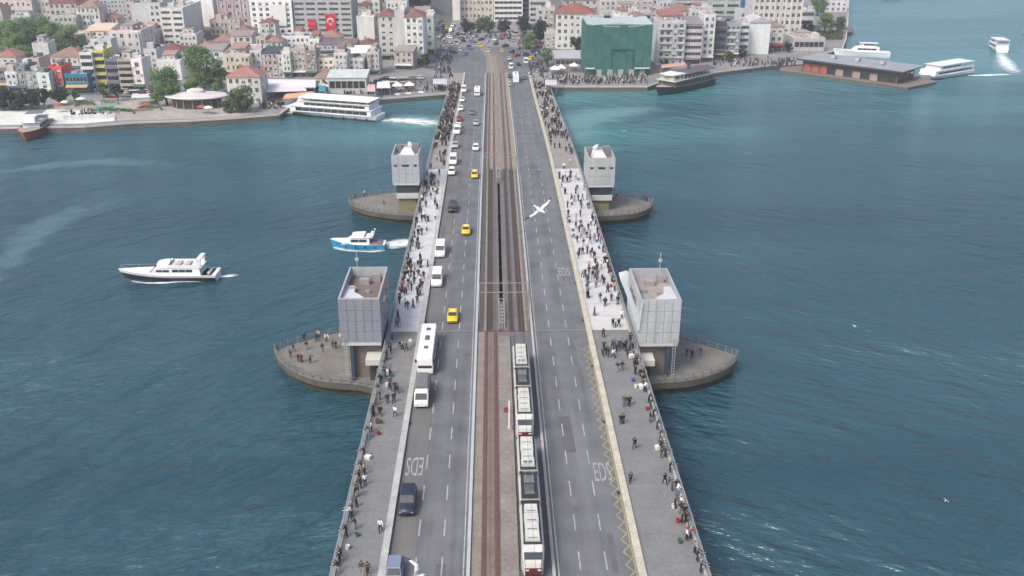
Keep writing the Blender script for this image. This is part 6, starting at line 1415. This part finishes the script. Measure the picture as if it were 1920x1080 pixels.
# ------------------------------------------------------------------ people
SKIN = M('skin', (.42, .26, .18), .6, 0); HAIR = M('hair_dark', (.025, .018, .014), .7, 0); SHOE = M('shoe', (.04, .04, .042), .7, 0)
def person_mesh(pose):
    """one continuous body grown over a posed skeleton; slots: skin, hair, top, trousers, shoes"""
    st, arm, lean, sit = {'stand': (.06, .10, 0, 0), 'walk': (.30, .26, .03, 0), 'stride': (-.38, -.30, .05, 0), 'reach': (.08, .75, .10, 0), 'lean': (.10, .55, .24, 0)}[pose]
    J = {}
    J['pel'] = (0, 0, .93); J['belly'] = (0, lean * .25, 1.10); J['chest'] = (0, lean * .55, 1.30); J['neck'] = (0, lean * .9, 1.47); J['head'] = (0, lean + .015, 1.58); J['crown'] = (0, lean + .01, 1.70)
    rad = {'pel': .150, 'belly': .130, 'chest': .150, 'neck': .060, 'head': .098, 'crown': .080}
    fat = 1.14
    E_ = [('pel', 'belly'), ('belly', 'chest'), ('chest', 'neck'), ('neck', 'head'), ('head', 'crown')]
    for s, nm in ((-1, 'l'), (1, 'r')):
        f = st * s
        J['hip' + nm] = (s * .10, 0, .88); J['kn' + nm] = (s * .11, f * .45 + .03, .49); J['an' + nm] = (s * .11, f * .8 - .02, .09 + (.03 if f < -.1 else 0)); J['to' + nm] = (s * .12, f * .8 + .15, .05)
        a = -arm * s if pose in ('walk', 'stride') else arm
        J['sh' + nm] = (s * .19, lean * .65, 1.40); J['el' + nm] = (s * .26, lean * .5 + a * .35 - .02, 1.13 + (.06 if a > .4 else 0)); J['wr' + nm] = (s * .25, lean * .5 + a * .8 + .05, .90 + max(0, a) * .28); J['ha' + nm] = (s * .24, lean * .5 + a * .95 + .08, .82 + max(0, a) * .32)
        rad.update({'hip' + nm: .100, 'kn' + nm: .068, 'an' + nm: .048, 'to' + nm: .042, 'sh' + nm: .070, 'el' + nm: .050, 'wr' + nm: .036, 'ha' + nm: .040})
        E_ += [('pel', 'hip' + nm), ('hip' + nm, 'kn' + nm), ('kn' + nm, 'an' + nm), ('an' + nm, 'to' + nm), ('chest', 'sh' + nm), ('sh' + nm, 'el' + nm), ('el' + nm, 'wr' + nm), ('wr' + nm, 'ha' + nm)]
    keys = list(J); ix = {k: i for i, k in enumerate(keys)}
    me = bpy.data.meshes.new('person_skeleton'); me.from_pydata([J[k] for k in keys], [(ix[a], ix[b]) for a, b in E_], [])
    o = bpy.data.objects.new('person_skeleton', me); col.objects.link(o)
    md = o.modifiers.new('skin', 'SKIN'); md.use_smooth_shade = True
    sk_ = me.skin_vertices[0].data if me.skin_vertices else None
    if sk_ is None:
        with bpy.context.temp_override(object=o): pass
    for k in keys:
        v = me.skin_vertices[0].data[ix[k]]; v.radius = (rad[k] * fat, rad[k] * fat * (.72 if k in ('chest', 'belly', 'pel') else 1)); v.use_root = (k == 'pel')
    sb_ = o.modifiers.new('sub', 'SUBSURF'); sb_.levels = 1; sb_.render_levels = 1
    dg = bpy.context.evaluated_depsgraph_get(); dg.update()
    out = bpy.data.meshes.new_from_object(o.evaluated_get(dg)); bpy.data.objects.remove(o)
    out.name = 'person_' + pose
    out.materials.clear()
    for m in (SKIN, HAIR, WHITE, WHITE, SHOE): out.materials.append(m)
    segs = [(Vector(J[a]), Vector(J[b]), a, b) for a, b in E_]; idx = []
    for pl in out.polygons:
        c = pl.center; best = None
        for a, b, na, nb_ in segs:
            t_ = max(0, min(1, (c - a).dot(b - a) / max(1e-6, (b - a).length_squared))); d = (c - (a + (b - a) * t_)).length
            if best is None or d < best[0]: best = (d, na, nb_, t_)
        _, na, nb_, t_ = best
        if nb_[:2] == 'to': m = 4
        elif na[:2] == 'wr' or nb_[:2] == 'ha': m = 0
        elif na in ('neck', 'head') or (nb_ == 'neck' and t_ > .8): m = 1 if (c.z > 1.62 or (c.y < J['head'][1] - .02 and c.z > 1.50)) else 0
        elif na[:3] == 'hip' or nb_[:2] == 'an' or na == 'pel' and nb_[:3] == 'hip': m = 3
        elif c.z < .93 and abs(c.x) < .2 and na == 'pel': m = 3
        else: m = 2
        idx.append(m)
    out.polygons.foreach_set('material_index', idx)
    return out
# a Skin modifier needs its vertex layer: create it through bmesh when missing
def ensure_skin(): pass
_bm_skin = True
def _mk(pose):
    return cached(('person', pose), lambda: person_mesh(pose))
TOPS = [('black', (26, 26, 30)), ('black', (34, 34, 38)), ('dark grey', (66, 68, 74)), ('navy', (36, 44, 70)), ('white', (226, 226, 226)), ('grey', (128, 130, 134)), ('red', (150, 44, 48)), ('beige', (186, 170, 148)), ('olive', (84, 86, 66)), ('light blue', (130, 158, 190)), ('pink', (200, 150, 156)), ('brown', (92, 70, 58))]
TW_ = [12, 10, 7, 6, 5, 4, 1.2, 1.5, 1.5, 1, .6, 1.5]
LEGS = [('black', (24, 24, 28)), ('dark blue', (44, 54, 78)), ('grey', (92, 94, 98)), ('pale blue', (110, 128, 154)), ('beige', (170, 156, 134))]
LW_ = [8, 6, 3, 2, 2]
rp_ = random.Random(21); NP = [0]
def zone(x, y, z):
    side = 'zigzag side' if x > 2 else 'bus side'
    if z < 5: return ('on the pointed platform', 'people on the pier platforms') if y < 180 else ('on the far pointed platform', 'people on the far pier platforms')
    if y < 92: w = 'at close walkway end'
    elif y < 114: w = 'abreast of trams'
    elif y < 136.1: w = 'beside panelled tower'
    elif y < 165: w = 'past panelled tower'
    elif y < 198: w = 'mid pale span'
    elif y < 231: w = 'beside far tower'
    elif y < 265: w = 'beyond far tower'
    else: w = 'toward city'
    return w + ', ' + side, 'people ' + w + ', ' + side
def person(x, y, z, pose=None, rz=None, top=None):
    if NP[0] >= 300: return
    NP[0] += 1
    ti = rp_.choices(range(len(TOPS)), TW_)[0] if top is None else [i for i, q in enumerate(TOPS) if q[0] == top][0]; li = rp_.choices(range(len(LEGS)), LW_)[0]
    pose = pose or rp_.choice(['walk', 'stride', 'stand', 'walk', 'stride']); rz = rp_.choice([0, math.pi]) + rp_.uniform(-.6, .6) if rz is None else rz
    tn, tc = TOPS[ti]; ln, lc = LEGS[li]; zn, g = zone(x, y, z)
    verb = {'walk': 'walking', 'stride': 'walking', 'stand': 'standing', 'reach': 'reaching out', 'lean': 'leaning'}[pose]
    tm = M('cloth_%d_%d_%d' % tc, C(*tc), .9, .1, 3.0); lm = M('cloth_%d_%d_%d' % lc, C(*lc), .9, .1, 3.0)
    o = put('person', _mk(pose), None, (x, y, z), rz, (rp_.uniform(.98, 1.1),) * 2 + (rp_.uniform(.95, 1.07),), [None, None, tm, lm, None])
    tag(o, 'person, %s top, %s legs, %s %s' % (tn, ln, verb, zn), 'person', g)
def wz(y): return dz(y) + .15
def at_px(px, py, **kw):
    p = deckpt(px, py)
    x = max(XL + .75, min(XR - .75, p.x)); 
    if -12.9 < x < 0: x = -13.0
    if 0 < x < 16.0: x = 16.1
    person(x, p.y, wz(p.y), **kw)
RIGHT = [(1042, 334), (1044, 354), (1055, 344), (1060, 336), (1068, 341), (1070, 331), (1072, 380), (1077, 380), (1084, 378), (1064, 391), (1090, 393), (1102, 393), (1064, 407), (1080, 415), (1088, 408), (1068, 420), (1086, 437), (1091, 435), (1095, 441), (1103, 434), (1074, 444), (1090, 448), (1100, 448), (1106, 448), (1064, 448), (1082, 457), (1120, 440), (1122, 453), (1072, 486), (1101, 477), (1107, 484), (1114, 487), (1135, 490), (1104, 507), (1115, 509), (1119, 507),
  (1104, 516), (1112, 515), (1119, 511), (1092, 522), (1097, 520), (1119, 531), (1129, 532), (1132, 536), (1100, 547), (1102, 543), (1125, 567), (1146, 567), (1157, 573), (1096, 562), (1149, 615), (1154, 615), (1160, 615), (1147, 530), (1150, 540), (1146, 520), (1138, 496), (1141, 502), (1110, 480), (1127, 505),
  (1131, 635), (1132, 657), (1148, 656), (1152, 652), (1161, 656), (1166, 654), (1174, 655), (1140, 672), (1150, 673), (1176, 671), (1158, 698), (1166, 697), (1189, 688), (1182, 644), (1186, 640), (1130, 670), (1136, 668), (1170, 660), (1156, 662), (1188, 656), (1170, 763), (1175, 764), (1180, 763), (1164, 797), (1168, 797), (1189, 844), (1170, 908), (1238, 844), (1246, 911), (1273, 922), (1286, 971), (1200, 705), (1206, 712), (1212, 722)]
LEFT = [(732, 735), (741, 735), (745, 740), (727, 758), (739, 757), (713, 781), (694, 780), (741, 783), (691, 825), (685, 913), (670, 934), (714, 999), (636, 1060), (679, 1079), (690, 1081), (653, 968), (771, 520), (785, 520), (768, 532), (777, 535), (788, 533), (765, 545), (772, 547), (783, 555), (788, 556), (796, 525), (798, 542), (765, 582), (760, 578), (744, 615), (749, 615), (750, 657), (755, 658), (762, 660), (771, 652), (731, 705), (712, 715), (732, 728), (809, 335), (808, 350), (822, 350), (817, 365), (808, 375), (816, 379), (799, 390), (790, 402), (784, 440), (786, 432), (815, 340), (824, 330), (812, 358), (805, 362), (797, 372), (778, 512), (760, 520), (757, 535), (750, 552), (745, 560)]
for px, py in RIGHT: at_px(px, py)
for px, py in LEFT: at_px(px, py)
# anglers along the rails
for y in [78, 79.3, 81, 83, 84.6, 86, 87.2, 89, 91.5, 96, 99, 103, 106, 109, 111, 113, 116, 118, 120, 124, 148, 152, 156, 160, 163, 167, 171, 176, 182, 190, 198, 205, 212]:
    person(XR - .85, y + rp_.uniform(-.4, .4), wz(y), rp_.choice(['lean', 'reach', 'stand']), -math.pi / 2 + rp_.uniform(-.3, .3))
for y in [78, 80, 84, 88, 92, 97, 100, 105, 110, 113, 116, 119, 121, 123.5, 126, 150, 154, 158, 161, 165, 172, 186, 200, 206, 210]:
    person(XL + .85, y + rp_.uniform(-.4, .4), wz(y), rp_.choice(['lean', 'reach', 'stand']), math.pi / 2 + rp_.uniform(-.3, .3))
# platforms
for px, py in [(575, 655), (551, 660), (598, 635), (594, 641), (624, 652), (630, 654), (560, 678), (566, 680), (582, 682), (570, 640), (612, 640), (605, 660), (545, 672), (640, 640), (1287, 668), (1297, 672), (1314, 668)]:
    p = U(px, py, 2.5); person(p.x, p.y, 2.5, rp_.choice(['stand', 'walk', 'reach']))
for px, py in [(1152, 372), (1156, 374), (1148, 376), (668, 372), (684, 368), (720, 384), (1206, 376), (1212, 378)]:
    p = U(px, py, 2.5); person(p.x, p.y, 2.5, 'stand')
for _ in range(26):
    y = rp_.uniform(78, 134); s_ = rp_.random() < .5
    person((XL + .9 + rp_.random() * .8) if s_ else (XR - .9 - rp_.random() * .8), y, wz(y), rp_.choice(['lean', 'reach', 'stand']), (math.pi / 2 if s_ else -math.pi / 2) + rp_.uniform(-.5, .5))
for _ in range(36):
    y = rp_.choice([150, 158, 166, 174, 186, 200, 212, 220]) + rp_.gauss(0, 2.2)
    x = rp_.uniform(XL + .7, -13.2) if rp_.random() < .5 else rp_.uniform(16.4, XR - .7)
    person(x, y, wz(y))
# busy far walkways until the count is reached
ymax = 262
while NP[0] < 300:
    y = rp_.uniform(232, ymax) if NP[0] < 290 else rp_.uniform(232, 280)
    x = rp_.uniform(XL + .7, -13) if rp_.random() < .62 else rp_.uniform(16.2, XR - .7)
    person(x, y, wz(y))
# the dense crowd beyond: walkway ends and quays read as one mass
def crowd_mesh():
    mb = MB(); rq = random.Random(4)
    mats = [M('cloth_26_26_30', None), M('cloth_66_68_74', C(66, 68, 74), .9, .1, 3.0), M('cloth_226_226_226', C(226, 226, 226), .9, .1, 3.0), M('cloth_150_44_48', C(150, 44, 48), .9, .1, 3.0), M('cloth_186_170_148', C(186, 170, 148), .9, .1, 3.0), M('cloth_36_44_70', C(36, 44, 70), .9, .1, 3.0), SKIN, HAIR]
    pos = []
    for _ in range(60): pos.append((XL + .8 + rq.random() ** 2 * 4, rq.uniform(140, 262), None))
    for _ in range(30): pos.append((XR - .8 - rq.random() ** 2 * 5.5, rq.uniform(140, 262), None))
    for _ in range(270): pos.append((rq.uniform(XL + .6, -12.9), rq.uniform(262, 372), None))
    for _ in range(150): pos.append((rq.uniform(16.0, XR - .6), rq.uniform(262, 378), None))
    def area(n_, px0, px1, py0, py1):
        for _ in range(n_):
            p = hit(rq.uniform(px0, px1), rq.uniform(py0, py1)); pos.append((p.x, p.y, p.z + .05))
    area(170, 1032, 1216, 144, 159); area(60, 1330, 1440, 112, 126); area(50, 1445, 1490, 112, 126); area(90, 700, 830, 158, 174); area(70, 484, 536, 192, 206); area(50, 640, 720, 168, 178); area(60, 815, 850, 104, 150); area(70, 840, 940, 56, 84); area(50, 960, 1030, 70, 110); area(60, 992, 1030, 112, 150); area(50, 820, 840, 40, 90); area(30, 940, 1000, 60, 80); area(30, 130, 210, 212, 222)
    for x, y, z in pos:
        z = wz(y) if z is None else z; t, l = rq.choices(range(6), [8, 5, 2.5, .5, .6, 4])[0], rq.choice([0, 0, 1, 5]); a = rq.uniform(0, 6.3); ca, sa = math.cos(a), math.sin(a); s = rq.uniform(.93, 1.06)
        def ring(hx, hy, zz_, dx=0, dy=0): return [(x + (ca * u - sa * v) * s, y + (sa * u + ca * v) * s, z + zz_ * s) for u, v in ((dx - hx, dy - hy), (dx + hx, dy - hy), (dx + hx, dy + hy), (dx - hx, dy + hy))]
        for q in (-.1, .1): mb.loft([ring(.06, .09, .0, q, q * 2.2), ring(.09, .09, .85, q, 0)], l)
        mb.loft([ring(.19, .12, .84), ring(.17, .11, 1.1), ring(.24, .13, 1.38), ring(.07, .07, 1.46)], t)
        for q in (-.27, .27): mb.loft([ring(.05, .05, .82, q, q * .5), ring(.06, .06, 1.38, q * .9)], t)
        mb.loft([ring(.06, .06, 1.45), ring(.09, .10, 1.56), ring(.08, .09, 1.68)], 6); mb.loft([ring(.095, .105, 1.62), ring(.06, .07, 1.73)], 7)
    return mb.build('crowd', mats)
stuff(crowd_mesh())

# planters and cafe umbrellas on the plaza
rq_ = random.Random(61)
for i in range(22):
    px, py = rq_.uniform(110, 470), rq_.uniform(196, 216)
    if 295 < px < 425 and py < 212: continue
    p = hit(px, py); k = rq_.random()
    if k < .5:
        t = thing('cafe_umbrella', '%s parasol on the plaza by the water' % (['white', 'cream', 'green', 'red'][i % 4]), 'umbrella', (p.x, p.y, 2.05), 0, 'parasols on the plaza'); c = [(226, 226, 224), (216, 206, 184), (80, 112, 92), (170, 80, 72)][i % 4]
        MB().loft([[(r_ * math.cos(q * math.pi / 4), r_ * math.sin(q * math.pi / 4), z) for q in range(8)] for r_, z in ((1.7, 2.3), (.9, 2.75), (.05, 3.0))]).build('canopy', M('parasol_%d_%d_%d' % c, C(*c), .8, .1), t); MB().tube((0, 0, 0), (0, 0, 2.9), .05, 6).build('pole', STEEL, t)
    else:
        t = thing('planter', 'long concrete planter with green shrubs on the plaza', 'planter', (p.x, p.y, 2.05), rq_.uniform(-.3, .3), 'planters on the plaza'); l_ = rq_.uniform(2, 5)
        MB().box(-l_, l_, -.7, .7, 0, .7).build('trough', CONC, t); lv = MB()
        for _ in range(int(l_ * 60)):
            q = Vector((rq_.uniform(-l_, l_), rq_.uniform(-.7, .7), rq_.uniform(.6, 1.7))); n_ = Vector((rq_.uniform(-1, 1), rq_.uniform(-1, 1), rq_.uniform(0, 1))).normalized(); u = n_.orthogonal().normalized(); v = n_.cross(u); o = len(lv.v)
            lv.v += [tuple(q + u * .22), tuple(q + v * .2), tuple(q - u * .22), tuple(q - v * .2)]; lv.f.append((o, o + 1, o + 2, o + 3))
        me = bpy.data.meshes.new('foliage'); me.from_pydata(lv.v, [], lv.f); me.materials.append(LM['mid']); put('foliage', me, t)
# ------------------------------------------------------------------ gulls
GW = M('gull_white', (.46, .47, .49), .7, .15); GG = M('gull_grey', (.42, .44, .46), .7, .08); GB = M('gull_black', (.03, .03, .03), .7, 0)
def gull(p, span, rot, label, flap=.25):
    mb = MB(); s = span / 1.3; w_ = .65
    rings = []
    for y, r_, z in ((-.30, .012, .03), (-.20, .05, .02), (-.05, .085, 0), (.08, .085, 0), (.17, .05, .02), (.21, .052, .04), (.26, .035, .04), (.31, .008, .03)):
        rings.append([(r_ * math.cos(a), y, z + r_ * math.sin(a) * .9) for a in [2 * math.pi * i / 8 for i in range(8)]])
    mb.loft(rings, 0)
    mb.add([(-.02, -.24, .03), (.02, -.24, .03), (.045, -.38, .03), (-.045, -.38, .03), (0, -.30, .045)], [(0, 1, 4), (1, 2, 4), (2, 3, 4), (3, 0, 4), (3, 2, 1, 0)], 0)
    for sg in (-1, 1):
        st = [(.03, .08, -.07, .02), (.18, .14, .00, .02 + flap * .34), (.32, .17, .06, .02 + flap * .42), (.52, .04, -.05, .02 + flap * .24), (.72, -.17, -.20, -.02 - flap * .05)]
        rg = [[(sg * x, ya, z), (sg * x, (ya + yb) / 2, z + .02), (sg * x, yb, z), (sg * x, (ya + yb) / 2, z - .008)] for x, ya, yb, z in st]
        mb.loft(rg, 1, True, lambda k, i: 2 if k == 3 and i < 2 else (1 if i < 2 else 0))
    for q in range(len(mb.v)): mb.v[q] = tuple(c * s for c in mb.v[q])
    o = mb.build('gull', [GW, GG if span > 99 else GW, GB], None, p, smooth=False); o.rotation_euler = rot
    return tag(o, label, 'gull', 'gulls in flight')
gull(at_depth(1013, 394, 42), 1.55, (R(-14), R(30), R(-150)), 'white gull gliding above the carriageway by the pale span', .35)
gull(at_depth(779, 1084, 36), 1.75, (R(10), R(48), R(-60)), 'white gull flying low over the bus lane beside the grey-blue car', .5)
gull(at_depth(1602, 612, 130), 1.3, (0, R(20), R(40)), 'tiny white gull over the open water level with the panelled tower', .4)
gull(at_depth(1773, 939, 95), .8, (0, R(10), R(-60)), 'tiny white gull low over the darkest open water', .4)
gull(at_depth(1170, 246, 200), 1.4, (0, R(10), R(20)), 'tiny white gull off the far tower with the brown roof', .4)

# ------------------------------------------------------------------ air
hz = MB().box(-900, 900, -120, 1300, -1, 76.5).build('haze', WHITE)
hm = bpy.data.materials.new('haze_air'); hm.use_nodes = True; nt = hm.node_tree; nt.nodes.clear()
ho = nt.nodes.new('ShaderNodeOutputMaterial'); pv = nt.nodes.new('ShaderNodeVolumePrincipled'); pv.inputs['Density'].default_value = .00028; pv.inputs['Color'].default_value = (.86, .92, .98, 1); pv.inputs['Anisotropy'].default_value = .2
nt.links.new(pv.outputs[0], ho.inputs['Volume']); hz.data.materials.clear(); hz.data.materials.append(hm); stuff(hz)

# ------------------------------------------------------------------ tell look-alikes apart by their order from the camera
ords = ['closest to camera', 'second from camera', 'third from camera', 'fourth from camera', 'fifth from camera', 'sixth from camera', 'seventh from camera', 'eighth from camera', 'ninth from camera', 'tenth from camera']
by = {}
for o in col.objects:
    if o.parent is None and o.get('label'): by.setdefault(o['label'], []).append(o)
for lab, os_ in by.items():
    if len(os_) > 1:
        os_.sort(key=lambda o: (o.location - CAM).length)
        for i, o in enumerate(os_): o['label'] = lab + ', ' + (ords[min(i, 9)] if len(lab.split()) < 14 else ords[min(i, 9)].split()[0])
